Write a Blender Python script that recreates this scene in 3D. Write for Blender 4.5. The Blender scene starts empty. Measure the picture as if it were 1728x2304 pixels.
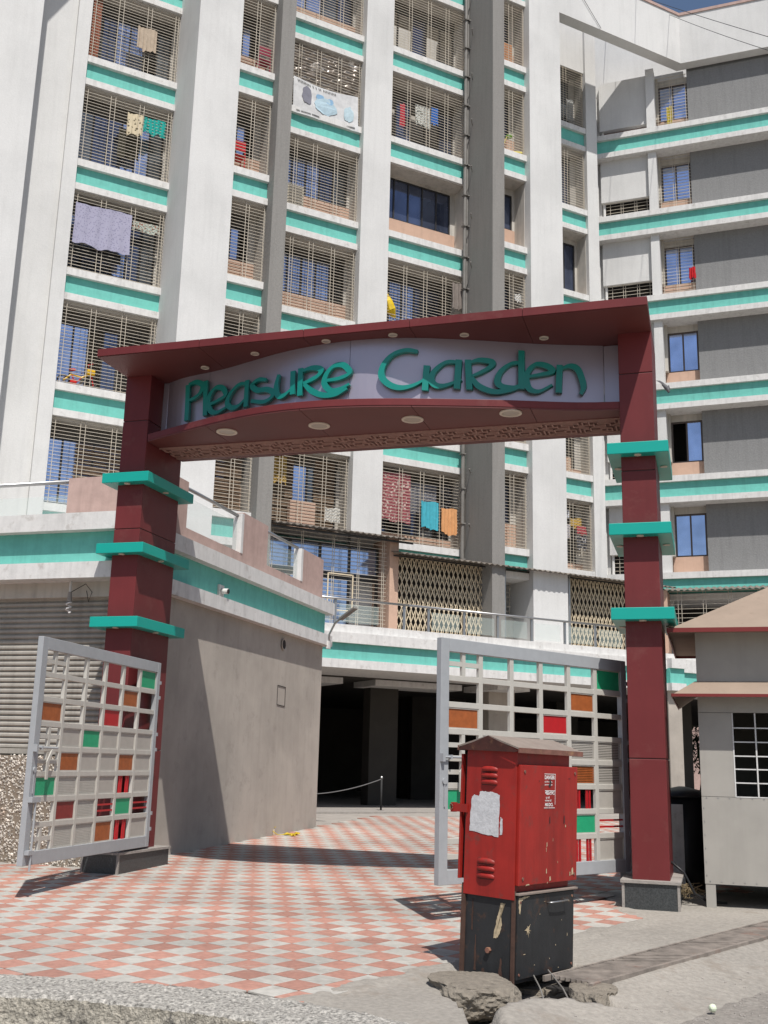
import bpy, bmesh, math, random
from math import sin, cos, pi, radians as R
from mathutils import Vector, Matrix, noise
random.seed(7)
sc = bpy.context.scene
COL = sc.collection
# ---------------------------------------------------------------- camera
cam = bpy.data.cameras.new('camera'); camo = bpy.data.objects.new('camera', cam); COL.objects.link(camo)
PITCH, ROLL, H = 0.231, -0.025, 1.5
cp, sp, cr, sr = cos(PITCH), sin(PITCH), cos(ROLL), sin(ROLL)
right0, down0, fwd = Vector((1,0,0)), Vector((0,sp,-cp)), Vector((0,cp,sp))
rx = right0*cr + down0*sr; dn = -right0*sr + down0*cr
M = Matrix((( rx.x, -dn.x, -fwd.x, 0),( rx.y, -dn.y, -fwd.y, 0),( rx.z, -dn.z, -fwd.z, H),(0,0,0,1)))
camo.matrix_world = M
cam.sensor_fit = 'HORIZONTAL'; cam.sensor_width = 36; cam.lens = 36*2414/1728
cam.clip_start = .05; cam.clip_end = 3000
sc.camera = camo
# ---------------------------------------------------------------- sky and sun
SUN_EL, SUN_AZ = R(59.3), R(166.6)          # azimuth clockwise from +Y
w = bpy.data.worlds.new('World'); sc.world = w; w.use_nodes = True
nt = w.node_tree; nt.nodes.clear()
sky = nt.nodes.new('ShaderNodeTexSky'); sky.sky_type = 'NISHITA'; sky.sun_disc = False
sky.sun_elevation = SUN_EL; sky.sun_rotation = SUN_AZ; sky.air_density = 1.0; sky.dust_density = 1.5; sky.ozone_density = 1.3
bg = nt.nodes.new('ShaderNodeBackground'); bg.inputs[1].default_value = 0.097
wo = nt.nodes.new('ShaderNodeOutputWorld')
nt.links.new(sky.outputs[0], bg.inputs[0]); nt.links.new(bg.outputs[0], wo.inputs[0])
sl = bpy.data.lights.new('sun', 'SUN'); sl.energy = 4.8; sl.angle = R(0.53); sl.color = (1, .965, .915)
so = bpy.data.objects.new('sun', sl); COL.objects.link(so); so.location = (0,-10,40)
sd = Vector((sin(SUN_AZ)*cos(SUN_EL), cos(SUN_AZ)*cos(SUN_EL), sin(SUN_EL)))
so.rotation_euler = sd.to_track_quat('Z','Y').to_euler()
vs = sc.view_settings; vs.view_transform = 'Standard'; vs.look = 'None'; vs.gamma = 1; vs.exposure = 0.10; vs.use_curve_mapping = False
# ---------------------------------------------------------------- materials
def mat(name, c, rough=.8, metal=0, noise_=.0, nscale=4, bump=0, bscale=60, streak=0, spec=.4, stain=None, stain_amt=0, stain_scale=2.0, rnd=0, coat=0, bdist=.01, detail=6, grime=0):
    m = bpy.data.materials.new(name); m.use_nodes = True; t = m.node_tree; b = t.nodes['Principled BSDF']
    b.inputs['Roughness'].default_value = rough; b.inputs['Metallic'].default_value = metal
    b.inputs['Specular IOR Level'].default_value = spec
    if coat: b.inputs['Coat Weight'].default_value = coat; b.inputs['Coat Roughness'].default_value = .12
    N = t.nodes.new; Lk = t.links.new
    geo = N('ShaderNodeNewGeometry'); pos = geo.outputs['Position']
    col = None
    rgb = N('ShaderNodeRGB'); rgb.outputs[0].default_value = (*c, 1); col = rgb.outputs[0]
    def mul(colsock, facsock):
        x = N('ShaderNodeMix'); x.data_type = 'RGBA'; x.blend_type = 'MULTIPLY'; x.inputs[0].default_value = 1
        Lk(colsock, x.inputs[6]); Lk(facsock, x.inputs[7]); return x.outputs[2]
    def ramp(sock, a, b_, lo, hi):
        r = N('ShaderNodeMapRange'); Lk(sock, r.inputs[0]); r.inputs[1].default_value = a; r.inputs[2].default_value = b_; r.inputs[3].default_value = lo; r.inputs[4].default_value = hi; return r.outputs[0]
    def nz(scale, det=6, vec=pos, rough_=.6):
        n = N('ShaderNodeTexNoise'); n.inputs['Scale'].default_value = scale; n.inputs['Detail'].default_value = det; n.inputs['Roughness'].default_value = rough_; Lk(vec, n.inputs['Vector']); return n.outputs[0]
    if noise_:
        col = mul(col, ramp(nz(nscale, detail), .3, .7, 1-noise_, 1+noise_*.35))
    if streak:
        mp = N('ShaderNodeMapping'); mp.inputs['Scale'].default_value = (5, 5, .35); Lk(pos, mp.inputs[0])
        col = mul(col, ramp(nz(1.6, 8, mp.outputs[0], .65), .48, .74, 1, 1-streak))
    if grime:
        col = mul(col, ramp(nz(.45, 5), .42, .66, 1, 1-grime))
    if stain_amt:
        f = ramp(nz(stain_scale, 9, pos, .72), .56, .66, 0, stain_amt)
        x = N('ShaderNodeMix'); x.data_type = 'RGBA'; Lk(f, x.inputs[0]); Lk(col, x.inputs[6]); x.inputs[7].default_value = (*stain, 1); col = x.outputs[2]
    if rnd:
        oi = N('ShaderNodeObjectInfo'); at = N('ShaderNodeAttribute'); at.attribute_name = 'rnd'
        ad = N('ShaderNodeMath'); ad.operation = 'ADD'; Lk(oi.outputs['Random'], ad.inputs[0]); Lk(at.outputs['Fac'], ad.inputs[1])
        fr_ = N('ShaderNodeMath'); fr_.operation = 'FRACT'; Lk(ad.outputs[0], fr_.inputs[0])
        col = mul(col, ramp(fr_.outputs[0], 0, 1, 1-rnd, 1+rnd*.4))
    Lk(col, b.inputs['Base Color'])
    if bump:
        bp = N('ShaderNodeBump'); bp.inputs['Strength'].default_value = bump; bp.inputs['Distance'].default_value = bdist
        Lk(nz(bscale, 4), bp.inputs['Height']); Lk(bp.outputs[0], b.inputs['Normal'])
    m['n'] = name
    return m
WHITE = mat('white_textured_paint', (.62,.615,.60), .9, noise_=.07, nscale=30, bump=.28, bscale=26, streak=.07, grime=.12, bdist=.010)
TRIM = mat('white_trim_paint', (.64,.63,.61), .85, noise_=.10, nscale=9, streak=.20, bump=.2, bscale=40, stain=(.25,.21,.17), stain_amt=.35, stain_scale=6)
CREAM = mat('cream_reveal_paint', (.52,.49,.44), .9, noise_=.10, nscale=3, streak=.25, grime=.15)
TEAL = mat('teal_band_paint', (.15,.50,.43), .8, noise_=.10, nscale=8, streak=.16, grime=.08, bump=.12, bscale=40)
GREYP = mat('grey_pilaster_paint', (.235,.225,.21), .9, noise_=.12, nscale=25, bump=.3, bscale=26, streak=.14, bdist=.012)
DKGREY = mat('charcoal_roughcast', (.215,.215,.213), .9, noise_=.14, nscale=22, bump=.5, bscale=26, streak=.15, bdist=.015)
WALLG = mat('taupe_wall_paint', (.43,.385,.335), .88, noise_=.10, nscale=2.2, bump=.15, bscale=30, streak=.10, grime=.22, stain=(.18,.16,.14), stain_amt=.25, stain_scale=3)
PINK = mat('pink_parapet_paint', (.46,.325,.285), .9, noise_=.14, nscale=6, streak=.16, bump=.2, bscale=30, grime=.15)
PEACH = mat('peach_wall_paint', (.50,.335,.25), .85, noise_=.08, nscale=6, streak=.1)
MAROON = mat('maroon_cladding', (.150,.026,.027), .45, noise_=.10, nscale=2.2, spec=.28, grime=.16, streak=.10, stain=(.20,.075,.065), stain_amt=.30, stain_scale=1.8)
MAROON2 = mat('maroon_soffit_cladding', (.135,.035,.032), .55, noise_=.08, nscale=1.5, grime=.14)
DUSTB = mat('dark_strip_backing', (.16,.08,.065), .8)
DUSTM = mat('dusty_carved_strip', (.42,.25,.21), .7, noise_=.2, nscale=20, bump=.2)
SILV = mat('silver_lilac_cladding', (.42,.38,.44), .33, metal=.55, noise_=.04, nscale=2)
ACRY = mat('teal_ledge_cladding', (.004,.33,.27), .35, noise_=.03, spec=.5)
LETM = mat('teal_letter_acrylic', (.005,.215,.175), .3, spec=.5)
LAMPM = mat('lamp_ring_paint', (.62,.55,.46), .5)
LAMPG = mat('lamp_diffuser', (.42,.37,.31), .35)
GATEP = mat('grey_gate_paint', (.345,.358,.37), .45, noise_=.07, nscale=12, grime=.06)
GATEB = mat('beige_gate_grid_paint', (.47,.45,.405), .5, noise_=.07, nscale=14)
PGREEN = mat('green_gate_panel', (.02,.32,.15), .45, noise_=.1, nscale=20)
PORANGE = mat('rust_orange_gate_panel', (.34,.095,.025), .5, noise_=.25, nscale=18)
PRED = mat('red_gate_paint', (.42,.014,.018), .4, noise_=.12, nscale=15)
PBEIGE = mat('beige_gate_panel', (.40,.375,.335), .6, noise_=.08, nscale=9)
GRILL = mat('beige_grille_paint', (.52,.465,.38), .55, noise_=.15, nscale=5)
GRILLD = mat('scissor_gate_paint', (.62,.52,.37), .55, noise_=.15, nscale=5)
def glassm(name, c, met, r_, var=.5):
    return mat(name, c, r_, metal=met, noise_=var, nscale=1.1, spec=.8, detail=2)
GLASS = glassm('blue_reflective_glass', (.52,.62,.86), .88, .10, .30)
GLASSG = glassm('grey_louvred_glass', (.19,.21,.23), .5, .2, .4)
GLASSD = glassm('dark_tinted_glass', (.13,.16,.25), .7, .06, .3)
FRAME = mat('dark_window_frame', (.035,.033,.032), .4)
FRAMEB = mat('bronze_window_frame', (.09,.07,.06), .4)
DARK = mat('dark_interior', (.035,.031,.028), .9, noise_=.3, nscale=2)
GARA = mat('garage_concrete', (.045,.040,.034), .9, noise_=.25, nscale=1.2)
METAL = mat('steel_rail', (.36,.36,.36), .35, metal=.8)
PIPE = mat('dark_rain_pipe', (.19,.18,.165), .6, noise_=.2)
SHEET = mat('weathered_awning_sheet', (.19,.165,.14), .7, noise_=.35, nscale=5, stain=(.06,.05,.045), stain_amt=.6)
SHUT = mat('rolling_shutter_steel', (.36,.335,.295), .55, metal=.0, noise_=.18, nscale=3, streak=.3)
CURT = mat('brown_curtain', (.17,.115,.075), .9, noise_=.4, nscale=9)
CONC = mat('apron_concrete', (.335,.308,.270), .92, noise_=.24, nscale=26, bump=.7, bscale=70, grime=.22, stain=(.22,.185,.15), stain_amt=.6, stain_scale=2.2, bdist=.012)
ROAD = mat('gravelly_road', (.285,.26,.23), .95, noise_=.32, nscale=28, bump=.9, bscale=90, grime=.12, bdist=.012, stain=(.40,.37,.33), stain_amt=.5, stain_scale=9)
DIRT = mat('dirt', (.15,.125,.10), .95, noise_=.4, nscale=22, bump=.9, bscale=60, bdist=.02)
LUMP = mat('mortar_lump', (.235,.205,.165), .95, noise_=.32, nscale=22, bump=.9, bscale=75, bdist=.014, stain=(.10,.085,.07), stain_amt=.6, stain_scale=13)
KERB = mat('pebbly_kerb_concrete', (.54,.51,.46), .95, noise_=.8, nscale=42, bump=1, bscale=60, bdist=.03, stain=(.10,.09,.08), stain_amt=.8, stain_scale=22)
KERBF = mat('stained_kerb_face', (.42,.385,.32), .95, noise_=.6, nscale=36, bump=1, bscale=50, bdist=.03, stain=(.045,.043,.043), stain_amt=.95, stain_scale=2.6)
TRED = mat('salmon_paving_tile', (.44,.228,.176), .85, noise_=.22, nscale=22, bump=.25, bscale=120, rnd=.17, grime=.26, bdist=.004, stain=(.41,.33,.28), stain_amt=.55, stain_scale=3.2)
TWHT = mat('grey_white_paving_tile', (.44,.42,.38), .85, noise_=.2, nscale=16, bump=.25, bscale=120, rnd=.13, grime=.26, bdist=.004, stain=(.27,.24,.205), stain_amt=.5, stain_scale=6)
MORT = mat('paving_mortar', (.32,.29,.26), .95, noise_=.2)
PEBB = mat('pebble_stone', (.62,.57,.50), .9, noise_=.5, nscale=12, rnd=.5, stain=(.30,.17,.09), stain_amt=.7, stain_scale=2)
PEBBACK = mat('pebble_wall_mortar', (.21,.17,.13), .95)
GRANITE = mat('dark_granite', (.055,.06,.062), .32, noise_=.6, nscale=70, spec=.5, detail=3)
PLCAP = mat('plinth_cement', (.30,.275,.25), .9, noise_=.2, nscale=14, bump=.4)
CABR = mat('faded_red_cabinet_paint', (.33,.019,.013), .5, noise_=.16, nscale=5, streak=.32, grime=.12, bump=.15, bscale=9, stain=(.12,.045,.035), stain_amt=.6, stain_scale=6, spec=.4)
CABK = mat('black_cabinet_paint', (.024,.025,.027), .5, noise_=.3, nscale=6, streak=.3, stain=(.13,.055,.025), stain_amt=.5, stain_scale=4.5, bump=.12, bscale=40)
RUSTD = mat('dark_rusty_angle', (.085,.045,.032), .8, noise_=.4, nscale=14)
RUST = mat('rusty_sheet', (.21,.095,.07), .75, noise_=.35, nscale=16, stain=(.36,.22,.10), stain_amt=.5, stain_scale=6, bump=.2, bscale=60)
ROOFD = mat('dusty_cabinet_roof', (.235,.19,.16), .85, noise_=.15, nscale=10, stain=(.22,.10,.08), stain_amt=.4, stain_scale=8)
PAPER = mat('torn_paper', (.56,.56,.57), .9, noise_=.18, nscale=25, bump=.3, bscale=50)
CHIP = mat('chipped_cream_paint', (.50,.40,.26), .8, noise_=.3, nscale=40)
WHITEP = mat('white_print', (.72,.70,.68), .7)
BLACKP = mat('black_print', (.03,.03,.03), .8)
BOOTH = mat('greige_booth_panel', (.36,.34,.305), .6, noise_=.07, nscale=4, grime=.12, streak=.07)
BROOF = mat('tan_booth_roof', (.28,.215,.165), .8, noise_=.10, nscale=4, stain=(.16,.11,.08), stain_amt=.3, stain_scale=9)
TRIMR = mat('red_roof_edge', (.17,.022,.02), .5)
PLAST = mat('black_plastic', (.015,.015,.016), .45)
LEAF = mat('dark_green_leaf', (.05,.10,.03), .6, rnd=.4, noise_=.4, nscale=6)
BARK = mat('brown_bark', (.14,.10,.07), .9, noise_=.3)
SKYG = mat('clear_balustrade_glass', (.55,.66,.62), .06, spec=.6)
_b = SKYG.node_tree.nodes['Principled BSDF']; _b.inputs['Alpha'].default_value = .14
# ---------------------------------------------------------------- geometry helpers
class Frame:
    def __init__(s, o, az):
        a = R(az); s.o = o; s.u = (sin(a), cos(a)); s.n = (cos(a), -sin(a))     # n: to the right of u
    def __call__(s, u, n, z):
        return (s.o[0]+u*s.u[0]+n*s.n[0], s.o[1]+u*s.u[1]+n*s.n[1], z)
F = Frame((-8.047, 24.584), 62.2)      # main facade: u along it, n outward (to the street)
W = Frame((6.74, 32.45), 110.4)        # right wing facade, n outward
G = Frame((2.541, 11.076), 106.9)      # gateway: u along it, n outward (to the street)
I = lambda u, n, z: (u, n, z)
class MB:
    def __init__(s): s.v = []; s.f = []; s.mi = []
    def quadbox(s, c, mi=0):
        k = len(s.v); s.v += c
        s.f += [(k,k+3,k+2,k+1),(k+4,k+5,k+6,k+7),(k,k+1,k+5,k+4),(k+1,k+2,k+6,k+5),(k+2,k+3,k+7,k+6),(k+3,k,k+4,k+7)]; s.mi += [mi]*6; return s
    def box(s, f, u0, u1, n0, n1, z0, z1, mi=0):
        s.quadbox([f(u0,n0,z0), f(u1,n0,z0), f(u1,n1,z0), f(u0,n1,z0), f(u0,n0,z1), f(u1,n0,z1), f(u1,n1,z1), f(u0,n1,z1)], mi); return s
    def bar(s, p, q, wd, ht=None, up=(0,0,1), mi=0):
        p, q = Vector(p), Vector(q); d = (q-p).normalized(); up = Vector(up)
        a = d.cross(up)
        if a.length < 1e-4: a = d.cross(Vector((1,0,0)))
        a.normalize(); b = a.cross(d).normalized(); ht = ht or wd; a *= wd/2; b *= ht/2
        s.quadbox([tuple(x) for x in (p-a-b,p+a-b,p+a+b,p-a+b,q-a-b,q+a-b,q+a+b,q-a+b)], mi); return s
    def tube(s, pts, r, n=8, cap=True, mi=0):
        P = [Vector(p) for p in pts]; k0 = len(s.v); rr = r if isinstance(r,(list,tuple)) else [r]*len(P)
        for i, p in enumerate(P):
            d = (P[min(i+1,len(P)-1)]-P[max(i-1,0)]).normalized()
            a = d.cross(Vector((0,0,1)))
            if a.length < 1e-3: a = Vector((1,0,0))
            a.normalize(); b = d.cross(a)
            for j in range(n):
                t = 2*pi*j/n; s.v.append(tuple(p+a*cos(t)*rr[i]+b*sin(t)*rr[i]))
        for i in range(len(P)-1):
            for j in range(n):
                s.f.append((k0+i*n+j, k0+i*n+(j+1)%n, k0+(i+1)*n+(j+1)%n, k0+(i+1)*n+j)); s.mi.append(mi)
        if cap:
            s.f.append(tuple(k0+j for j in range(n))[::-1]); s.f.append(tuple(k0+(len(P)-1)*n+j for j in range(n))); s.mi += [mi]*2
        return s
    def prism(s, pts, d, mi=0):
        """closed outline pts (3D), extruded by vector d"""
        k = len(s.v); n = len(pts); s.v += [tuple(p) for p in pts]+[tuple(Vector(p)+Vector(d)) for p in pts]
        s.f += [tuple(range(k,k+n))[::-1], tuple(range(k+n,k+2*n))]; s.mi += [mi]*2
        for i in range(n): s.f.append((k+i,k+(i+1)%n,k+n+(i+1)%n,k+n+i)); s.mi.append(mi)
        return s
    def disc(s, c, r, ax, h, n=20, mi=0, a0=None):
        ax = Vector(ax).normalized(); a = ax.cross(Vector((0,0,1)))
        if a.length < 1e-3: a = Vector((1,0,0))
        a.normalize(); b = ax.cross(a); c = Vector(c)
        return s.prism([c+a*cos(2*pi*i/n)*r+b*sin(2*pi*i/n)*r for i in range(n)], ax*h, mi)
    def lump(s, c, rad, sub=3, amp=.25, fs=3, seed=0, mi=0, flat=0):
        bm = bmesh.new(); bmesh.ops.create_icosphere(bm, subdivisions=sub, radius=1); k = len(s.v)
        for v in bm.verts:
            d = v.co.normalized(); q = 1+amp*(noise.noise(d*fs/2+Vector((seed,0,0)))*1.4+.5*noise.noise(d*fs*1.7+Vector((0,seed,0)))+.28*noise.noise(d*fs*5))
            p = Vector((d.x*rad[0]*q, d.y*rad[1]*q, d.z*rad[2]*q))
            if flat and p.z > flat*rad[2]: p.z = flat*rad[2]+(p.z-flat*rad[2])*.18
            s.v.append(tuple(Vector(c)+p))
        for f in bm.faces: s.f.append(tuple(k+v.index for v in f.verts)); s.mi.append(mi)
        bm.free(); return s
    def build(s, name, mats, parent=None, bevel=0, smooth=False, recalc=True, kind=None, label=None, attr=None):
        me = bpy.data.meshes.new(name)
        off = Vector(parent.matrix_world_loc) if False else (worldloc(parent) if parent else None)
        vs_ = s.v
        if parent is None:
            c = Vector((sum(v[0] for v in vs_)/len(vs_), sum(v[1] for v in vs_)/len(vs_), min(v[2] for v in vs_)))
            off = c
        vv = [(v[0]-off.x, v[1]-off.y, v[2]-off.z) for v in vs_]
        me.from_pydata(vv, [], s.f)
        mats = mats if isinstance(mats,(list,tuple)) else [mats]
        for m_ in mats: me.materials.append(m_)
        if len(mats) > 1:
            for p, i in zip(me.polygons, s.mi): p.material_index = i
        if recalc:
            bm = bmesh.new(); bm.from_mesh(me); bmesh.ops.recalc_face_normals(bm, faces=bm.faces); bm.to_mesh(me); bm.free()
        if smooth: me.polygons.foreach_set('use_smooth', [True]*len(me.polygons))
        if attr:
            at = me.attributes.new('rnd','FLOAT','FACE')
            for i, x in enumerate(attr): at.data[i].value = x
        o = bpy.data.objects.new(name, me); COL.objects.link(o)
        if parent is None: o.location = off
        else: o.parent = parent
        if bevel:
            b = o.modifiers.new('bevel','BEVEL'); b.width = bevel; b.segments = 2; b.limit_method = 'ANGLE'; b.angle_limit = R(40)
        if kind: o['kind'] = kind
        if label: o['label'] = label
        return o
def worldloc(o):
    v = Vector((0,0,0))
    while o is not None: v += o.location; o = o.parent
    return v
def thing(name, loc, label, cat, group=None):
    o = bpy.data.objects.new(name, None); COL.objects.link(o); o.location = loc; o.empty_display_size = .2
    o['label'] = label; o['category'] = cat
    if group: o['group'] = group
    return o
def tag(o, label, cat, group=None):
    o['label'] = label; o['category'] = cat
    if group: o['group'] = group
    return o
SL = .018
gz = lambda x, y: SL*y
LETTERS = [['P',[[[-5.282,6.052],[-5.27,5.804],[-5.267,5.583]],[[-5.268,6.055],[-5.154,6.067],[-5.051,6.012],[-5.072,5.922],[-5.153,5.865],[-5.236,5.843]]]],['l',[[[-5.004,6.059],[-4.981,5.605]]]],['e',[[[-4.932,5.736],[-4.809,5.762],[-4.682,5.812],[-4.721,5.907],[-4.827,5.939],[-4.914,5.875],[-4.942,5.757],[-4.889,5.643],[-4.791,5.615],[-4.66,5.653]]]],['a',[[[-4.339,5.889],[-4.479,5.898],[-4.601,5.812],[-4.642,5.702],[-4.565,5.628],[-4.459,5.633],[-4.349,5.703]],[[-4.338,5.927],[-4.341,5.593]]]],['s',[[[-4.038,5.864],[-4.163,5.894],[-4.258,5.846],[-4.169,5.764],[-4.031,5.744],[-3.931,5.689],[-3.96,5.625],[-4.071,5.598],[-4.262,5.65]]]],['u',[[[-3.858,5.893],[-3.887,5.751],[-3.854,5.634],[-3.774,5.62],[-3.667,5.683]],[[-3.657,5.897],[-3.653,5.612]]]],['R',[[[-3.554,5.914],[-3.553,5.581]],[[-3.544,5.875],[-3.407,5.893],[-3.287,5.86],[-3.317,5.791],[-3.42,5.747],[-3.511,5.723]],[[-3.498,5.712],[-3.395,5.615],[-3.25,5.545],[-3.087,5.539],[-2.955,5.595]]]],['e',[[[-3.206,5.715],[-3.048,5.725],[-2.934,5.778],[-3.002,5.874],[-3.119,5.88],[-3.209,5.801],[-3.238,5.687],[-3.159,5.592],[-3.043,5.597],[-2.929,5.646]]]],['G',[[[-2.172,6.004],[-2.297,6.019],[-2.441,5.969],[-2.54,5.851],[-2.562,5.718],[-2.475,5.615],[-2.349,5.574],[-2.21,5.604],[-2.075,5.684]],[[-2.069,5.839],[-2.085,5.545]]]],['a',[[[-1.745,5.896],[-1.873,5.883],[-1.988,5.775],[-2.019,5.674],[-1.97,5.609],[-1.87,5.613],[-1.702,5.692]],[[-1.731,5.924],[-1.75,5.579]]]],['R',[[[-1.636,5.929],[-1.618,5.577]],[[-1.636,5.887],[-1.517,5.931],[-1.383,5.917],[-1.398,5.86],[-1.497,5.788],[-1.592,5.738]],[[-1.596,5.72],[-1.516,5.62],[-1.359,5.566],[-1.202,5.595],[-1.064,5.651]]]],['d',[[[-1.083,5.928],[-1.182,5.91],[-1.286,5.813],[-1.326,5.699],[-1.281,5.636],[-1.163,5.629],[-1.076,5.672]],[[-1.07,6.075],[-1.072,5.617]]]],['e',[[[-1.001,5.769],[-0.864,5.802],[-0.739,5.841],[-0.803,5.907],[-0.924,5.917],[-1.004,5.822],[-1.021,5.721],[-0.986,5.623],[-0.886,5.601],[-0.745,5.685]]]],['n',[[[-0.663,5.924],[-0.679,5.594]],[[-0.652,5.875],[-0.56,5.914],[-0.476,5.885],[-0.429,5.774],[-0.411,5.664],[-0.441,5.583]]]]]
# ================================================================ GROUND
def grid(f, x0, x1, y0, y1, st, keep=None):
    b = MB(); nx = int((x1-x0)/st)+1; ny = int((y1-y0)/st)+1
    for j in range(ny):
        for i in range(nx):
            x, y = x0+i*st, y0+j*st; b.v.append((x, y, f(x, y)))
    for j in range(ny-1):
        for i in range(nx-1):
            if keep is None or keep(x0+(i+.5)*st, y0+(j+.5)*st):
                a = j*nx+i; b.f.append((a, a+1, a+nx+1, a+nx)); b.mi.append(0)
    return b
def inpoly(x, y, P):
    c = False; j = len(P)-1
    for i in range(len(P)):
        if (P[i][1] > y) != (P[j][1] > y) and x < (P[j][0]-P[i][0])*(y-P[i][1])/(P[j][1]-P[i][1])+P[i][0]: c = not c
        j = i
    return c
nf = lambda x, y, s, z=0: noise.noise(Vector((x*s, y*s, z)))
b = MB(); b.v = [(-600,-600,-.32),(600,-600,-.32),(600,900,-.32),(-600,900,-.32)]; b.f = [(0,1,2,3)]; b.mi = [0]
b.build('ground', ROAD, recalc=False, kind='structure')
rz = lambda x, y: -.055+.033*max(-3, min(4, x))+.010*nf(x,y,1.7)+.007*nf(x,y,11)+.004*nf(x,y,30)
grid(rz, -5, 7, 3.2, 9.6, .045).build('road', ROAD, smooth=True, recalc=False, kind='structure')
b = MB(); b.box(I, -40, 40, -30, 3.2, -.30, -.09); b.box(I, -40, -5, 3.2, 9.5, -.30, -.1); b.box(I, 7, 40, 3.2, 9.6, -.3, .02)
b.build('side_road', ROAD, kind='structure')
# road litter stones
# apron of concrete, drain line and ramp
DA, DB = (1.46, 7.55), (3.31, 9.57)                       # front edge of the drain channel
dl = math.hypot(DB[0]-DA[0], DB[1]-DA[1]); dx, dy = (DB[0]-DA[0])/dl, (DB[1]-DA[1])/dl
def dside(x, y): return ((x-DA[0])*dy-(y-DA[1])*dx, (x-DA[0])*dx+(y-DA[1])*dy)     # + toward the road, along
PIT = [(.50,6.95),(.53,7.6),(.75,8.15),(1.45,8.2),(1.62,7.75),(1.50,7.4),(1.62,7.2),(1.2,7.2),(.93,7.08),(.75,6.85),(.75,6.3),(.60,6.2)]
TILEP = [(-9,7.9),(-2.35,7.36),(-1.6,7.22),(-.92,7.02),(-.45,6.88),(.30,7.74),(.46,7.98),(1.75,9.45),(2.55,10.35),(2.42,11.0),(2.42,12.2),(4.2,12.6),(4.2,16),(12,30),(3,27.5),(-4,24.2),(-9,22)]
FRONT = [(-.45,6.88),(.30,7.74),(.46,7.98),(1.75,9.45),(2.55,10.35),(2.42,11.0)]
def fdist(x, y, PL=None):
    m_ = 9; PL = PL or FRONT
    for (a0,b0),(a1,b1) in zip(PL, PL[1:]):
        L2 = (a1-a0)**2+(b1-b0)**2; t = max(0, min(1, ((x-a0)*(a1-a0)+(y-b0)*(b1-b0))/L2)); m_ = min(m_, math.hypot(x-a0-t*(a1-a0), y-b0-t*(b1-b0)))
    return m_
def apz(x, y):
    s, t = dside(x, y); up = SL*y-.006+.003*nf(x,y,9)+.006*nf(x,y,2)
    if inpoly(x, y, TILEP): up -= .012
    e_ = fdist(x, y)-(.13+.10*nf(x,y,4)+.05*nf(x,y,13))
    if e_ < 0: up = max(up, SL*y-.012+min(.018, -e_*.25))
    xx, yy = x+.03*nf(x,y,13), y+.03*nf(x,y,13,5)
    if .4 < x < 1.8 and inpoly(xx, yy, PIT): up -= min(.30, fdist(xx, yy, PIT+PIT[:1])*2.6)
    if s > 0:
        lo = rz(x, y)-.03; k = min(1, s/.80)+.02*nf(x,y,8)
        return up*(1-k)+lo*k if k < 1 else lo-.02
    if -.35 < s < 0 and t > -.05: return up-.09           # the channel under the grate
    return up
def apkeep(x, y):
    s, t = dside(x, y)
    if s > 1.0: return False
    if x < .45 and y < 7.6+(-.30)*(x+2.3)-.55: return False
    return True
grid(apz, -2.6, 6.5, 6.0, 13.0, .028, apkeep).build('concrete_apron', CONC, smooth=True, recalc=False, kind='structure')
grid(lambda x,y: -.06+.03*nf(x,y,5)+.02*nf(x,y,14), .35, 1.9, 6.0, 8.4, .03).build('dirt_pit', DIRT, smooth=True, recalc=False, kind='structure')
# ---- paving of diamond-set tiles
pv = MB(); pv.v = [(-12,6.9,SL*6.9-.030),(14,6.9,SL*6.9-.030),(14,45,SL*45-.030),(-12,45,SL*45-.030)]; pv.f = [(0,1,2,3)]; pv.mi=[0]
pv.v = [(x, y, SL*y-.014) for x, y in [(-9,7.45),(-2.35,7.45),(-.5,7.05),(.2,7.8),(.95,8.75),(2.3,10.3),(2.3,12.3),(5.5,12.6),(5.5,16),(12,27),(12,31),(-9,24)]]
pv.f = [tuple(range(len(pv.v)))]
paving = pv.build('paving', MORT, recalc=False, kind='structure'); 
DG = .318; ax = R(-6.15); ex = (cos(-ax), -sin(-ax)*-1); ey = (sin(ax), cos(ax)); ex = (cos(ax), -sin(ax))
c0 = (-.785, 7.26)
def tilemesh(m_, nm):
    b = MB(); h = DG/2*.975; th = .012
    P = [(h*ex[0],h*ex[1]),(h*ey[0],h*ey[1]),(-h*ex[0],-h*ex[1]),(-h*ey[0],-h*ey[1])]
    k = .95
    b.v = [(x,y,SL*y-th) for x,y in P]+[(x,y,SL*y-.002) for x,y in P]+[(x*k,y*k,SL*y*k) for x,y in P]
    b.f = [(0,1,5,4),(1,2,6,5),(2,3,7,6),(3,0,4,7),(4,5,9,8),(5,6,10,9),(6,7,11,10),(7,4,8,11),(8,9,10,11)]
    me = bpy.data.meshes.new(nm); me.from_pydata(b.v, [], b.f); me.materials.append(m_); return me, b
mr, br = tilemesh(TRED, 'tile'); mw, bw = tilemesh(TWHT, 'tile')
spots = []
for j in range(-4, 62):
    for i in range(-30, 34):
        for kk in (0, 1):
            x = c0[0]+(i+.5*kk)*DG*ex[0]+(j+.5*kk)*DG*ey[0]; y = c0[1]+(i+.5*kk)*DG*ex[1]+(j+.5*kk)*DG*ey[1]
            if y < 24 and inpoly(x, y, TILEP):
                # skip what lies under the buildings
                gx, gy = x-2.541, y-11.076; tt = -(gx*G.n[0]+gy*G.n[1]); ss = gx*G.u[0]+gy*G.u[1]
                if ss < -6.16 and tt > .35: continue
                fx, fy = x+8.047, y-24.584
                if fx*F.n[0]+fy*F.n[1] < 3.6: continue
                spots.append((y+abs(x)*.4, x, y, kk))
spots.sort()
off = worldloc(paving); fr_ = lambda: random.random()
vis = [s_ for s_ in spots if abs(s_[1])/s_[2] < .40]
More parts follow.
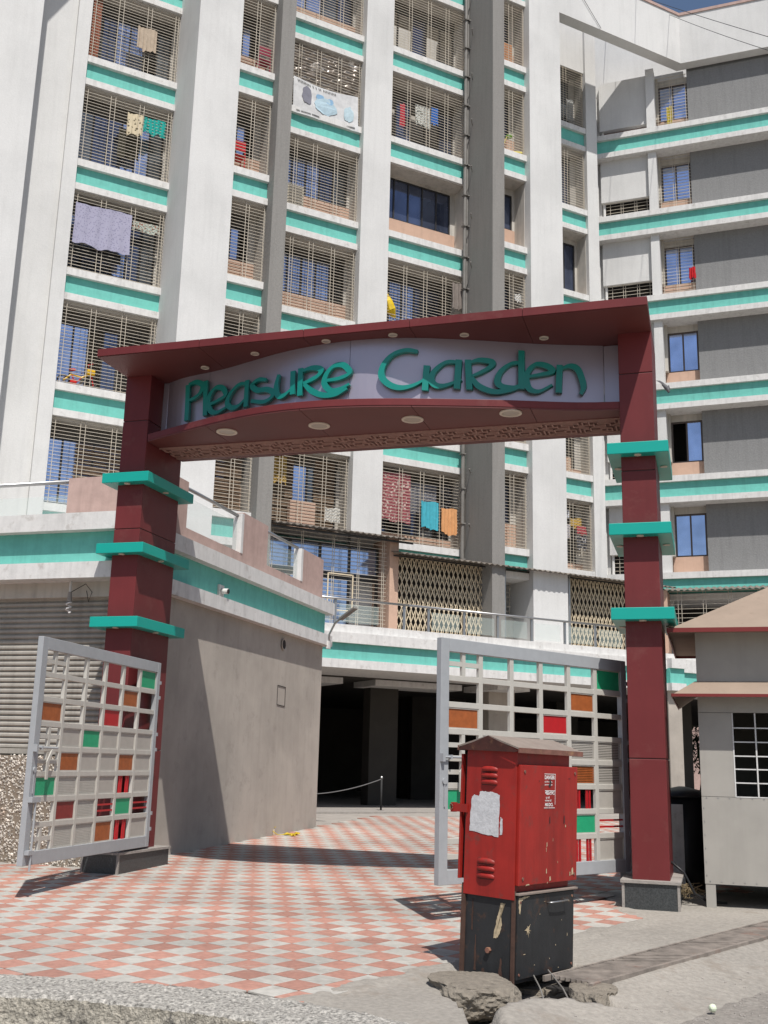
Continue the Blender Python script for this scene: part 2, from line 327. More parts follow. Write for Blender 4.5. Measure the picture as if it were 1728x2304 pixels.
rest = [s_ for s_ in spots if abs(s_[1])/s_[2] >= .40]
near, far = vis[:298], vis[298:]+rest
for _, x, y, kk in near:
    o = bpy.data.objects.new('tile', mw if kk else mr); COL.objects.link(o); o.parent = paving
    o.location = (x-off.x, y-off.y, SL*y-off.z+random.uniform(-.0012,.0012)); o.rotation_euler = (random.uniform(-.003,.003), random.uniform(-.003,.003), random.uniform(-.006,.006))
fb = MB(); att = []
for _, x, y, kk in far:
    src = bw if kk else br; k = len(fb.v); dz = random.uniform(-.001,.001); rv = random.random()
    fb.v += [(v[0]+x, v[1]+y, v[2]+SL*y+dz) for v in src.v]; fb.f += [tuple(k+q for q in f) for f in src.f]; fb.mi += [kk]*len(src.f); att += [rv]*len(src.f)
fb.build('far_tiles', [TRED, TWHT], paving, recalc=False, kind='stuff', attr=att)
# pavement strip in front of the garage
b = MB(); b.box(F, 2.5, 24, 2.2, 3.62, .1, .47)
b.build('garage_threshold', PLCAP, kind='structure')

# ================================================================ APARTMENT BUILDING
bld = thing('apartment_building', F(0,0,0), 'pale high-rise block with turquoise floor bands, tall piers and grilled balconies', 'building')
def bx(name, m_, *a, f=F, parent=bld, **k): return MB().box(f, *a).build(name, m_, parent, **k)
PT = 26.6
bx('pier', WHITE, 2.40, 3.57, -1.6, 1.80, 4.4, PT)
bx('grey_pier', GREYP, 4.55, 4.94, -1.0, 2.12, 4.4, PT)
bx('pier', WHITE, 7.66, 8.55, -1.0, .90, 4.4, PT)
bx('grey_pier', GREYP, 11.17, 11.575, -1.0, 2.25, 4.4, PT)
bx('pier', WHITE, 12.60, 13.76, -1.4, 2.10, 4.4, 26.5)
bx('pier', WHITE, 16.20, 16.64, -1.6, .30, 4.4, 27.0)
bx('pier', WHITE, -.34, 0, -2.0, .14, 4.4, PT)
bx('pier', WHITE, -7.5, -1.32, -2.0, 1.0, 4.4, PT+1)
bx('recess_wall', WHITE, -1.32, -.34, -2.0, 0, 4.4, PT)
MB().prism([F(-7.5,1.0,24.6), F(.35,1.0,24.6), F(-1.76,2.7,24.6), F(-7.5,2.7,24.6)], (0,0,.3)).build('projecting_slab', TRIM, bld)
bx('core_wall', CREAM, -.30, 16.6, -4.4, -2.2, 4.5, 26.3)
# corner cornice: a tall thin beam standing free of the wall, bending at the valley
VX = 18.80
cb = MB()
v0 = [(F(13.76,2.10,0)[:2]), (F(VX,2.10,0)[:2])]
wd = (W.u[0], W.u[1]); V = F(VX,2.10,0); E_ = (V[0]+12*wd[0], V[1]+12*wd[1])
ins = .38
Vi = None
# inner offset corner
def lineint(p, d, q, e):
    D = d[0]*e[1]-d[1]*e[0]; t = ((q[0]-p[0])*e[1]-(q[1]-p[1])*e[0])/D; return (p[0]+d[0]*t, p[1]+d[1]*t)
pi0 = F(13.76, 2.10-ins, 0); wi = (V[0]-W.n[0]*ins, V[1]-W.n[1]*ins)
Vi = lineint(pi0[:2], F.u, wi, W.u); Ei = (E_[0]-W.n[0]*ins, E_[1]-W.n[1]*ins)
for z0_, z1_, name, m_, ex_ in ((24.60, 26.42, 'cornice', WHITE, 0), (26.42, 26.52, 'coping', PINK, .04)):
    P = [F(13.76, 2.10+ex_, z0_), (V[0]+(F.n[0]+W.n[0])*ex_*.5, V[1]+(F.n[1]+W.n[1])*ex_*.5, z0_), (E_[0]+W.n[0]*ex_, E_[1]+W.n[1]*ex_, z0_), (Ei[0], Ei[1], z0_), (Vi[0], Vi[1], z0_), (pi0[0], pi0[1], z0_)]
    MB().prism(P, (0,0,z1_-z0_)).build(name, m_, bld)
bx('corner_wall', WHITE, 13.76, 16.2, -1.0, .2, 24.45, 27.0)
FLOORS = [4.31+3*k for k in range(7)]                     # sill tops
def band(f, u0, u1, n, S, depth=1.0, lastdrop=False):
    t = MB().box(f, u0, u1, n-depth, n-.03, S-.66, S-.19).build('floor_band', TEAL, bld)
    MB().box(f, u0, u1, n-depth, n+.075, S-.19, S).build('sill_cap', TRIM, t)
    MB().box(f, u0, u1, n-depth, n+.055, S-.84, S-.66).build('lower_trim', TRIM, t)
    return t
def grille(f, u0, u1, n, z0, z1, pairs, step=.088, parent=bld, m_=GRILL, th=.0105, bulge=.0, name='grille'):
    b = MB(); n = n+bulge; k = z0+.05
    while k < z1-.02: b.box(f, u0, u1, n-th/2, n+th/2, k-th/2, k+th/2); k += step
    for p in pairs: b.box(f, p-th*.6, p+th*.6, n+th/2+.001, n+th*1.6, z0, z1)
    b.box(f, u0, u1, n-th, n-.001-th/2, z0, z0+.02); b.box(f, u0, u1, n-th, n-.001-th/2, z1-.02, z1)
    return b.build(name, m_, parent, recalc=False)
def window(f, u0, u1, n, z0, z1, panes, parent, gm=GLASS, fm=FRAME, fw=.035, darkset=(), mid=None, kinds=None):
    """frame with separate panes; the pane index set darkset is left open (dark inside)"""
    b = MB(); b.box(f, u0, u1, n, n+.06, z0, z0+fw); b.box(f, u0, u1, n, n+.06, z1-fw, z1)
    xs = [u0+(u1-u0)*i/panes for i in range(panes+1)]
    for i, x in enumerate(xs):
        a = x if i == 0 else (x-fw if i == panes else x-fw/2); b.box(f, a, a+fw, n+.001, n+.062, z0+fw, z1-fw)
    if mid: b.box(f, u0, u1, n+.002, n+.065, mid-fw/2, mid+fw/2)
    fr = b.build('window_frame', fm, parent)
    for i in range(panes):
        if i in darkset or (kinds and kinds[i] == 'o'): continue
        g_ = gm if not kinds else {'b':gm,'d':GLASSD,'g':GLASSG}[kinds[i]]
        j = random.uniform(-.004,.004)
        MB().quadbox([f(xs[i]+fw/2,n+.02,z0+fw), f(xs[i+1]-fw/2,n+.02+j,z0+fw), f(xs[i+1]-fw/2,n+.03+j,z0+fw), f(xs[i]+fw/2,n+.03,z0+fw),
                      f(xs[i]+fw/2,n+.02,z1-fw), f(xs[i+1]-fw/2,n+.02+j,z1-fw), f(xs[i+1]-fw/2,n+.03+j,z1-fw), f(xs[i]+fw/2,n+.03,z1-fw)]).build('window_pane', g_ if kinds else gm, fr)
    return fr
HEADSH = mat('painted_head_shade', (.085,.075,.065), .8, noise_=.3)  # dark reflection of the shaded ceiling above the panes, put into colour
def balcony(f, u0, u1, n, S, depth=.5, low=.62, w0=None, w1=None, zt=1.78, panes=3, pairs=None, gr=True, gm=GLASS, dark=(), wallm=CREAM, lowm=PEACH, bars=False, louv=True, bulge=0, kinds=None, head=None):
    """one storey of a bay: recess with dwarf wall, window and grille"""
    w0 = u0+.12 if w0 is None else w0; w1 = u1-.35 if w1 is None else w1
    t = MB(); nb = n-depth
    t.box(f, u0, u1, nb-.12, nb, S-.02, S+low)                 # dwarf wall
    rec = t.build('dwarf_wall', lowm, bld)
    s_ = MB(); s_.box(f, u0, w0, nb-.12, nb-.003, S+low, S+2.16); s_.box(f, w1, u1, nb-.12, nb-.003, S+low, S+2.16); s_.box(f, w0, w1, nb-.12, nb-.003, S+zt, S+2.16)
    s_.box(f, u0-.01, u1+.01, nb-1.0, n-.04, S+2.14, S+2.35)         # ceiling slab
    s_.box(f, u0-.01, u1+.01, nb-1.0, n-.04, S-.65, S-.025)
    s_.box(f, u0-.02, u0+.012, nb-1.2, n-.05, S-.02, S+2.15); s_.box(f, u1-.012, u1+.02, nb-1.2, n-.05, S-.02, S+2.15)
    s_.build('balcony_surround', wallm, rec)
    window(f, w0, w1, nb-.09, S+low, S+zt, len(kinds) if kinds else panes, bld, gm, FRAME, .04, dark, None, kinds)
    if head: MB().box(f, w0-.02, w1+.02, nb-.13, nb-.0015, S+zt, S+2.15).build('window_head_shade', HEADSH, rec)  # added board above the glass, dark to stand for shade there
    if louv and gr:
        b = MB()                                              # shadow-board louvres fixed to the dwarf wall
        k = S+.1
        while k < S+low-.03: b.box(f, u0+.1, u1-.3, nb, nb+.012, k, k+.02); k += .085
        b.build('wall_battens', lowm, rec)
    if bars:                                                  # dark burglar bars in front of the glass
        b = MB(); k = S+low+.08
        while k < S+zt: b.box(f, w0, w1, nb+.01, nb+.022, k, k+.012); k += .15
        x = w0+.1
        while x < w1: b.box(f, x, x+.012, nb+.022, nb+.034, S+low, S+zt); x += .22
        b.build('window_bars', FRAME, bld, recalc=False)
    if gr: grille(f, u0+.01, u1-.01, n-.02, S+.005, S+2.13, pairs or [u0+.1, u1-.1], bulge=bulge)
    return rec
B1 = dict(pairs=[.12,.72,.84,1.49,1.60,2.26,2.34]); B2 = dict(pairs=[3.6,4.0,4.09,4.50]); B3 = dict(pairs=[5.1,5.67,5.75,6.23,6.35,6.90,7.0,7.58])
B4 = dict(pairs=[8.63,9.15,9.25,9.81,9.92,10.44,10.55,11.08]); B5 = dict(pairs=[11.66,12.02,12.15,12.53]); B6 = dict(pairs=[13.9,14.5,14.6,15.35,15.47,16.12])
for S in FLOORS[1:]:
    k = round((S-4.31)/3)
    # bay 1
    band(F, 0, 2.40, 0, S)
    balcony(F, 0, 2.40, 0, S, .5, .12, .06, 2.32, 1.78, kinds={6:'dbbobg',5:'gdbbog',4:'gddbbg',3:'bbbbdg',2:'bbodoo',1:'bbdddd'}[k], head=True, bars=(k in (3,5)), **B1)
    # bay 2
    band(F, 3.57, 4.55, 1.70, S, 1.6)
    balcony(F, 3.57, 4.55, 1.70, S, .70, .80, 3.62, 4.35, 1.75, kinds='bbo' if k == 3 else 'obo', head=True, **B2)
    # bay 3
    band(F, 4.94, 7.66, .67, S, 1.2)
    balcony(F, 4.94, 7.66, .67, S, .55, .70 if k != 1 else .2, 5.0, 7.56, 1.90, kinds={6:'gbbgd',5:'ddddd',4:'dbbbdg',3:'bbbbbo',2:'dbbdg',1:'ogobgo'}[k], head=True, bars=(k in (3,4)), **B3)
    # bay 4
    band(F, 8.55, 11.17, .75, S, 1.2)
    if k == 4:
        balcony(F, 8.55, 11.17, .75, S, .55, .75, 8.6, 11.0, 2.08, 5, gr=False, gm=GLASSD, **B4)
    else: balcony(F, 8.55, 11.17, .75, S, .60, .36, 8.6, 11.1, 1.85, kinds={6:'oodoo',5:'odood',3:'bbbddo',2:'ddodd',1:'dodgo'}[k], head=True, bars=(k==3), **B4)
    # bay 5
    band(F, 11.575, 12.60, 1.85, S, 1.6)
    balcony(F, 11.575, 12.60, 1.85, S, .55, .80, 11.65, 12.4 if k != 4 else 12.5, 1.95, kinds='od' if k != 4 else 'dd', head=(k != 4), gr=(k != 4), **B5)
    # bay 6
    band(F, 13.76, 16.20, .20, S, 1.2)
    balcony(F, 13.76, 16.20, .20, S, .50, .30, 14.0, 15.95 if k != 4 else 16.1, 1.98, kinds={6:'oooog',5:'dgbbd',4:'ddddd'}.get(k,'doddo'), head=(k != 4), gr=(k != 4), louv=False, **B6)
for a_, b_, n_, d_ in ((0,2.4,0,1),(3.57,4.55,1.7,1.6),(4.94,7.66,.67,1.2),(8.55,11.17,.75,1.2),(11.575,12.6,1.85,1.6)):
    band(F, a_, b_, n_, 25.31, d_); bx('roof_parapet', PINK if a_ > 11 else WHITE, a_, b_, n_-.3, n_-.06, 25.31, PT)
for a_, b_, n_, d_ in ((4.94,7.66,.67,1.2),(8.55,11.17,.75,1.2),(11.575,12.6,1.85,1.6),(3.57,4.55,1.7,1.6),(0,2.4,0,1)): band(F, a_, b_, n_, 4.31+.0, d_)
# upper storeys wall filling between podium and first sill
for a_, b_, n_ in ((-.3,2.4,-.1),(3.57,4.55,1.6),(4.94,7.66,.5),(8.55,11.17,.6),(11.575,12.6,1.7)): bx('wall', CREAM, a_, b_, n_-1.4, n_-1.1, 4.4, 6.5)
# brown rain pipes on the grey pier
b = MB()
for u_, r_, zb in ((11.05,.055,5.0),(11.13,.03,11.0)):
    b.tube([F(u_, .95, z) for z in (zb, 12, 20, 27)], r_, 10)
    for z in range(5, 26, 1):
        if z > zb: b.box(F, u_-.075, u_+.06, .88, 1.03, z, z+.035)
b.build('rain_pipe', PIPE, bld)
b = MB()
for z in [4.8+1.55*i for i in range(14)]: b.tube([F(11.17,1.15,z), F(11.0,1.35,z+.02)], .012, 6); b.lump(F(11.0,1.37,z+.02), (.03,.03,.03), 1, 0)
b.build('pipe_bracket', PIPE, bld)
# ---- right wing
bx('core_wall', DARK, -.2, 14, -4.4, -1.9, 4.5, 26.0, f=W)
bx('pier', WHITE, 1.80, 2.07, -.50, -.06, 4.4, 24.6, f=W)
for z in (.08, .30): b = MB().tube([W(z, -.35, zz) for zz in (4.6, 24.0)], .045, 10).build('white_drain_pipe', TRIM, bld)
for S in FLOORS[1:]:
    k = round((S-4.31)/3)
    t = MB().box(W, 0, 14, -1.6, -.03, S-.66, S-.19).build('floor_band', TEAL, bld)
    MB().box(W, 0, 14, -1.6, .075, S-.19, S).build('sill_cap', TRIM, t)
    MB().box(W, 0, 14, -1.6, .055, S-.84, S-.66).build('lower_trim', TRIM, t)
    bx('charcoal_wall', DKGREY, 3.12, 14, -1.4, -.46, S-.02, S+(2.16 if k < 6 else 2.6), f=W)
    # recess with a window beside the charcoal wall
    wl = bx('window_recess_wall', PEACH, 2.07, 3.12, -.85, -.70, S-.02, S+.60, f=W)
    c = MB(); c.box(W, 2.07, 3.12, -.85, -.703, S+1.95, S+2.16); c.box(W, 2.04, 2.16, -.9, -.5, S+.6, S+2.16); c.build('recess_reveal', CREAM, wl)
    window(W, 2.16, 3.10, -.80, S+.60, S+1.95, 2, bld, GLASS, FRAMEB, .05, (0,) if k == 2 else ())
    if k >= 4: grille(W, 2.08, 3.11, -.48, S+.0, S+2.14, [2.14,2.55,2.62,3.06], step=.115)
    # open balcony at the corner
    bw_ = MB(); bw_.box(W, .22, 1.80, -.40, -.22, S+(.34 if k == 6 else .66), S+2.16); bw_.box(W, .06, .22, -1.0, -.40, S, S+2.16)
    bw_.box(W, -.2, .0, -1.9, -.1, S, S+2.16)
    bw_.build('balcony_wall', WHITE, bld)
    if k == 6: bx('brick_dwarf_wall', PINK, .3, 1.8, -.60, -.50, S-.1, S+.60, f=W)
    else:
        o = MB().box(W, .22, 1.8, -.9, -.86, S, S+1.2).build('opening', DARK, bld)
        grille(W, .28, 1.78, -.33, S+.0, S+.66, [.5,.85,.92,1.3,1.37,1.7], step=.12)
bx('roof_slab', WHITE, 0, 3.0, -1.7, -.75, 24.45, 24.75, f=W); bx('roof_parapet', WHITE, -.2, 6, -1.6, -1.45, 24.75, 27.4, f=W)
bx('charcoal_wall', DKGREY, 3.12, 14, -1.4, -.46, 24.5, 24.9, f=W)

# ================================================================ PODIUM
pod = thing('podium', F(10,3,0), 'garage podium with turquoise and white edge below the apartment block', 'building')
PB = lambda name, m_, *a, f=F, **k: MB().box(f, *a).build(name, m_, pod, **k)
t = PB('podium_band', TEAL, -4, 16.28, 1.0, 3.05, 3.84, 4.22)
MB().box(F, -4, 16.28, 1.0, 3.15, 4.22, 4.46).build('band_cap', TRIM, t); MB().box(F, -4, 16.28, 1.0, 3.13, 3.64, 3.84).build('lower_trim', TRIM, t)
t = PB('podium_band', TEAL, 16.28, 16.80, 1.0, 3.25, 3.84, 4.24); MB().box(F, 16.28, 16.80, 1.0, 3.33, 4.24, 4.5).build('band_cap', TRIM, t); MB().box(F, 16.28, 16.80, 1.0, 3.31, 3.64, 3.84).build('lower_trim', TRIM, t)
t = PB('podium_band', TEAL, 16.80, 30, .6, 2.75, 3.84, 4.20); MB().box(F, 16.80, 30, .6, 2.83, 4.20, 4.55).build('band_cap', TRIM, t); MB().box(F, 16.8, 30, .6, 2.81, 3.64, 3.84).build('lower_trim', TRIM, t)
PB('deck_slab', TRIM, -4, 16.9, -2.0, 3.02, 4.46, 4.66); PB('deck_slab', TRIM, 16.9, 30, -3, 2.7, 4.55, 4.66)
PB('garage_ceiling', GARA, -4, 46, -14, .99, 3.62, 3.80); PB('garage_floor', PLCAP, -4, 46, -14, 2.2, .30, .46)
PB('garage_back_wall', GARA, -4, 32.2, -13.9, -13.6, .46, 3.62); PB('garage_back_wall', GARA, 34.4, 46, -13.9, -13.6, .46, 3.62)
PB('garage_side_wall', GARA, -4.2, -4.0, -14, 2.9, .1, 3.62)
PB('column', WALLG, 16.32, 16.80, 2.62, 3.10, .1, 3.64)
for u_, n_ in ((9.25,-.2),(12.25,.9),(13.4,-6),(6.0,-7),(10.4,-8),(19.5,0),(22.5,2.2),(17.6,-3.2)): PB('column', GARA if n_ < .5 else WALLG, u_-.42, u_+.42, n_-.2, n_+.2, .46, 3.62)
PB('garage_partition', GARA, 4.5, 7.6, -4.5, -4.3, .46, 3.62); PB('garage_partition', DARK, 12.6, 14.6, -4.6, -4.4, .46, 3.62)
# deck-level frontage
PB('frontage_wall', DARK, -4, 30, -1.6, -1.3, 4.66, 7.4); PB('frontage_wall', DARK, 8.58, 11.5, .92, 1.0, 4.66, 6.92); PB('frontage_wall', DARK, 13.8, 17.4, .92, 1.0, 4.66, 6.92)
PB('pink_pillar', PEACH, 8.33, 8.58, .6, 1.85, 4.66, 7.15)
PB('white_panel_wall', TRIM, 12.62, 13.78, 1.3, 1.42, 4.66, 6.78)
PB('grey_wall_return', GREYP, 11.45, 11.80, .4, 1.6, 4.66, 6.8)
PB('window_wall', CREAM, 11.8, 12.62, 1.05, 1.15, 4.66, 5.5); PB('pink_pillar', PEACH, 1.80, 2.02, .3, 1.15, 4.66, 6.6, f=W)
fr = window(F, 5.0, 8.30, 1.2, 6.15, 6.95, 4, pod, GLASS, FRAME, .06); window(F, 5.0, 8.30, 1.2, 4.7, 6.10, 4, pod, GLASS, FRAME, .06, (3,))
grille(F, 5.0, 8.28, 1.75, 4.68, 7.1, [5.1,5.15,5.9,5.95,6.75,6.8,7.45,7.5,8.15,8.2], step=.10, parent=pod)
b = MB()
for z in (5.15, 6.05): b.box(F, 6.62, 7.32, 1.79, 1.81, z, z+.03)
for u_ in (6.62, 7.30): b.box(F, u_, u_+.03, 1.79, 1.81, 5.15, 6.08)
b.build('grille_hatch', GRILLD, pod)
grille(F, 11.85, 12.5, 1.18, 5.5, 6.6, [11.9,12.12,12.3,12.45], step=.13, parent=pod)
grille(W, 2.05, 6.5, .9, 5.25, 6.6, [2.3,2.4,3.0,3.08,3.7,3.78,4.5], step=.13, parent=pod)
def scissor(u0, u1, n, z0, z1, cw=.14, rows=3, th=.019):
    b = MB(); k = u0; rows_h = (z1-z0)/rows
    i = 0
    while k < u1-cw*.5:
        b.box(F, k-th/2, k+th/2, n-.02, n-.006, z0, z1)
        for r_ in range(rows):
            zz = z0+r_*rows_h; q = rows_h*.28
            b.bar(F(k,n,zz+q*.0), F(k+cw,n,zz+rows_h*.5), th, th); b.bar(F(k+cw,n+.012,zz), F(k,n+.012,zz+rows_h*.5), th, th)
            b.bar(F(k,n,zz+rows_h*.5), F(k+cw,n,zz+rows_h*1.0), th, th); b.bar(F(k+cw,n+.012,zz+rows_h*.5), F(k,n+.012,zz+rows_h), th, th)
        k += cw
    b.box(F, u0, u1, n-.02, n+.02, z1-.03, z1+.02); b.box(F, u0, u1, n-.02, n+.02, z0-.02, z0+.03)
    return b.build('scissor_gate', GRILLD, pod, recalc=False)
scissor(8.60, 11.44, 1.75, 4.70, 6.72); scissor(14.10, 17.2, 1.80, 4.70, 6.72)
for u_ in (11.80, 13.95): MB().tube([F(u_, 1.9, 4.66), F(u_, 1.9, 6.8)], .04, 10).build('awning_post', METAL, pod)
def awning(name, f, u0, u1, ni, no, zi, zo, lab=None):
    b = MB(); st = .05; k = u0; per = .17; L_ = []
    while k < u1: L_.append(k); k += st
    for i, k in enumerate(L_):
        h = .022*sin(2*pi*k/per); e = no+.02*noise.noise(Vector((k*3,0,0)))
        b.v += [f(k, ni, zi+h), f(k, e, zo+h), f(k, e, zo+h-.012), f(k, ni, zi+h-.012)]
    for i in range(len(L_)-1):
        a_ = 4*i; c_ = a_+4
        for q in range(4): b.f.append((a_+q, a_+(q+1)%4, c_+(q+1)%4, c_+q)); b.mi.append(0)
    return b.build(name, SHEET, pod, recalc=True)
awning('corrugated_awning', F, 5.0, 8.95, .62, 2.25, 7.42, 7.08); awning('corrugated_awning', F, 8.35, 17.5, .80, 2.38, 6.98, 6.68); awning('corrugated_awning', W, 1.80, 5.2, -.3, 1.1, 6.9, 6.60)
b = MB(); b.box(F, 5.0, 8.9, 2.0, 2.03, 7.0, 7.05); b.box(F, 8.4, 17.4, 1.9, 1.93, 6.66, 6.7); b.build('awning_rail', FRAME, pod)
# balustrade along the deck edge
b = MB(); b.tube([F(5.0,2.92,5.27), F(8.28,2.92,5.27)], .028, 8); b.tube([F(8.3,2.92,5.27), F(15.6,2.92,5.27)], .028, 8); b.tube([F(16.9,2.5,5.27), F(24,2.5,5.27)], .028, 8)
rail = b.build('handrail', METAL, pod, smooth=True)
for u_ in (6.35,8.20,8.88,9.91,10.91,11.96,13.03,14.04,15.1):
    MB().box(F, u_-.03, u_+.03, 2.86, 2.90, 4.66-.25, 5.27).build('baluster', METAL, rail)
for i, u_ in enumerate((5.1,6.38,8.9,9.93,10.94,11.99,13.06,14.07)):
    MB().box(F, u_+.05, u_+(.85 if i > 1 else 1.1), 2.925, 2.935, 4.72, 5.15).build('glass_panel', SKYG, rail)
MB().box(F, 17.3, 19, 2.46, 2.48, 4.66, 5.2).build('dark_glass_panel', GLASSD, rail)

# ================================================================ SHOP BUILDING (left)
shop = thing('shop_building', G(-9,-3,0), 'low shop block with rolling shutter, turquoise band and pink roof parapet left of the gateway', 'building')
SB = lambda name, m_, *a, parent=None, **k: MB().box(G, *a).build(name, m_, parent or shop, **k)
sU = -6.14
SB('side_wall', WALLG, sU-.2, sU, -7.71, -.62, .05, 3.64)
SB('back_wall', WALLG, -14, sU-.2, -7.71, -7.5, .05, 3.64)
SB('front_beam', CREAM, -14, sU, -.62, -.35, 3.45, 3.64)
t = SB('shop_band', TEAL, -14, sU+.02, -7.73, -.16, 3.84, 4.24)
SB('band_cap', TRIM, -14, sU+.16, -7.87, -.02, 4.24, 4.46, parent=t); SB('lower_trim', TRIM, -14, sU+.14, -7.85, -.04, 3.64, 3.84, parent=t)
# wall fittings
b = MB().disc(G(sU+.002,-5.73,3.45), .085, (G.u[0],G.u[1],0), .02); b.build('round_vent', DARK, shop)
b = MB().tube([G(sU+.02,-5.73+.09*cos(x),3.45+.09*sin(x)) for x in [2*pi*i/20 for i in range(21)]], .012, 6); b.build('vent_ring', WALLG, shop)
b = MB()
for a_, c_ in (((-5.58,2.43),(-5.58,2.75)),((-5.58,2.75),(-5.93,2.74)),((-5.93,2.74),(-5.93,2.42)),((-5.93,2.42),(-5.58,2.43))): b.bar(G(sU+.004,a_[0],a_[1]), G(sU+.004,c_[0],c_[1]), .012, .008)
b.build('chased_box_outline', DARK, shop)
# pink parapet along the side
PZ = 5.33
SB('parapet', PINK, sU-.16, sU-.01, -7.62, -1.42, 4.46, 4.67)
for n0, n1, z1 in ((-1.96,-1.42,PZ),(-4.88,-3.88,PZ),(-7.62,-6.52,PZ-.06)): SB('parapet_block', PINK, sU-.16, sU-.01, n0, n1, 4.67, z1)
SB('end_post', TRIM, sU-.15, sU+.0, -3.88, -3.80, 4.67, 5.30); SB('end_post', TRIM, sU-.15, sU+.0, -6.52, -6.43, 4.67, 5.26)
for n0, n1 in ((-3.80,-1.97),(-6.43,-4.89)):
    g = SB('glass_panel', SKYG, sU-.09, sU-.08, n0, n1, 4.68, 5.15)
    MB().tube([G(sU-.085,n0,5.27), G(sU-.085,n1,5.27)], .028, 8).build('handrail', METAL, shop, smooth=True)
SB('parapet', PINK, -7.75, sU-.16, -1.57, -1.42, 4.46, 5.33)
MB().tube([G(-14,-1.5,5.30), G(-7.75,-1.5,5.30)], .03, 8).build('handrail', METAL, shop, smooth=True)
SB('glass_panel', SKYG, -14, -7.78, -1.5, -1.49, 4.47, 5.1)
# shutter: corrugated laths
b = MB().box(G, -14, sU-.1, -.50, -.455, 1.5, 3.5); shr = b.build('rolling_shutter', SHUT, shop); z = 1.58
while z < 3.45:
    MB().prism([G(-14,-.45,z), G(-14,-.425,z+.018), G(-14,-.425,z+.042), G(-14,-.45,z+.062)], tuple(Vector(G(sU-.1,-.45,z))-Vector(G(-14,-.45,z)))).build('shutter_slat', SHUT, shr); z += .068
SB('shutter_bottom_rail', SHUT, -14, sU-.1, -.47, -.40, 1.52, 1.585)
SB('door_jamb', WALLG, sU-.1, sU, -.62, -.36, .05, 3.45)
# pebble-faced dwarf wall
pw = thing('pebble_wall', G(-8,-.4,.1), 'rough pebble-dashed dwarf wall under the shutter behind the left gate leaf', 'wall')
MB().box(G, -14, sU-.02, -.95, -.33, .05, 1.50).build('wall_core', PEBBACK, pw)
b = MB(); rnd = []
for i in range(5200):
    u_ = random.uniform(-9.0, sU-.05); z = random.uniform(.12, 1.50); r_ = random.uniform(.014,.028); a_ = random.uniform(0,pi)
    k = len(b.v); c = G(u_, -.335, z); q = random.uniform(.6,1.4)
    for dx_, dn_, dz in ((1,0,0),(-1,0,0),(0,0,1),(0,0,-1),(0,1,0)):
        xx, zz = dx_*r_*q, dz*r_; xr, zr = xx*cos(a_)-zz*sin(a_), xx*sin(a_)+zz*cos(a_)
        b.v.append(G(u_+xr, -.335+dn_*r_*.8, z+zr))
    b.f += [(k,k+2,k+4),(k+2,k+1,k+4),(k+1,k+3,k+4),(k+3,k,k+4)]; b.mi += [0]*4; rnd += [random.random()]*4
b.build('pebbles', PEBB, pw, kind='stuff', attr=rnd)
# ================================================================ GATEWAY
gw = thing('entrance_gateway', G(-2.9,0,.2), 'maroon clad entrance gateway with teal ledges and curved name board spanning the driveway', 'gateway')
GP = lambda name, m_, *a, parent=None, bevel=.006, **k: MB().box(G, *a).build(name, m_, parent or gw, bevel=bevel, **k)
SOF = 6.20
def seam_pillar(u0, u1, seams):
    z = .44; p = None
    for z1 in seams+[SOF]:
        o = GP('pillar_panel', MAROON, u0, u1, -.93, 0, z+.004, z1-.004, parent=p); z = z1
        if p is None: p = o
    MB().box(G, u0+.012, u1-.012, -.918, -.012, .4, SOF).build('pillar_core', FRAME, p)
    return p
for u0 in (0.0, -6.10):
    p = seam_pillar(u0-.01 if u0 == 0 else u0, u0+.35, [1.62, 4.62, 5.72] if u0 == 0 else [1.6, 4.22, 5.6])
    for zt in (4.90, 4.02, 3.13):
        l_ = GP('ledge', ACRY, u0-.145, u0+.49, -1.08, .14, zt-.125, zt)
        for du, dn in ((.17,.07),(-.075,-.45),(.42,-.45)):
            c = G(u0+du, dn, zt-.126); MB().disc(c, .038, (0,0,-1), .008, 16).build('ledge_lamp', LAMPM, l_)
for i, (u0, u1, n0, n1, zb) in enumerate(((-.10,.435,-1.05,.08,.19),(-6.10,-5.64,-1.10,.10,.20))):
    t = MB().box(G, u0, u1, n0, n1, zb-.1, .435).build('plinth', GRANITE, gw)
    MB().box(G, u0-.02, u1+.02, n0-.02, n1+.02, .435, .462).build('plinth_cap', PLCAP, t)
    b = MB(); b.box(G, u0-.008, u0+.018, n1-.02, n1+.006, zb-.1, .435); b.box(G, u1-.018, u1+.008, n1-.02, n1+.006, zb-.1, .435); b.build('plinth_corner_strip', PLCAP, t)
# roof
rf = MB().box(G, -6.10, .35, -.93, .70, SOF+.002, SOF+.085).build('roof_slab', MAROON2, gw, bevel=.004)
us = [-6.10, -4.75, -3.45, -2.20, -.95, .35]
for i in range(5):
    MB().box(G, us[i]+.003, us[i+1]-.003, .70, .712, SOF-.002, SOF+.09).build('fascia_panel', MAROON, rf, bevel=.002)
    MB().box(G, us[i]+.003, us[i+1]-.003, -.92, .698, SOF-.010, SOF+.001).build('soffit_panel', MAROON2, rf)
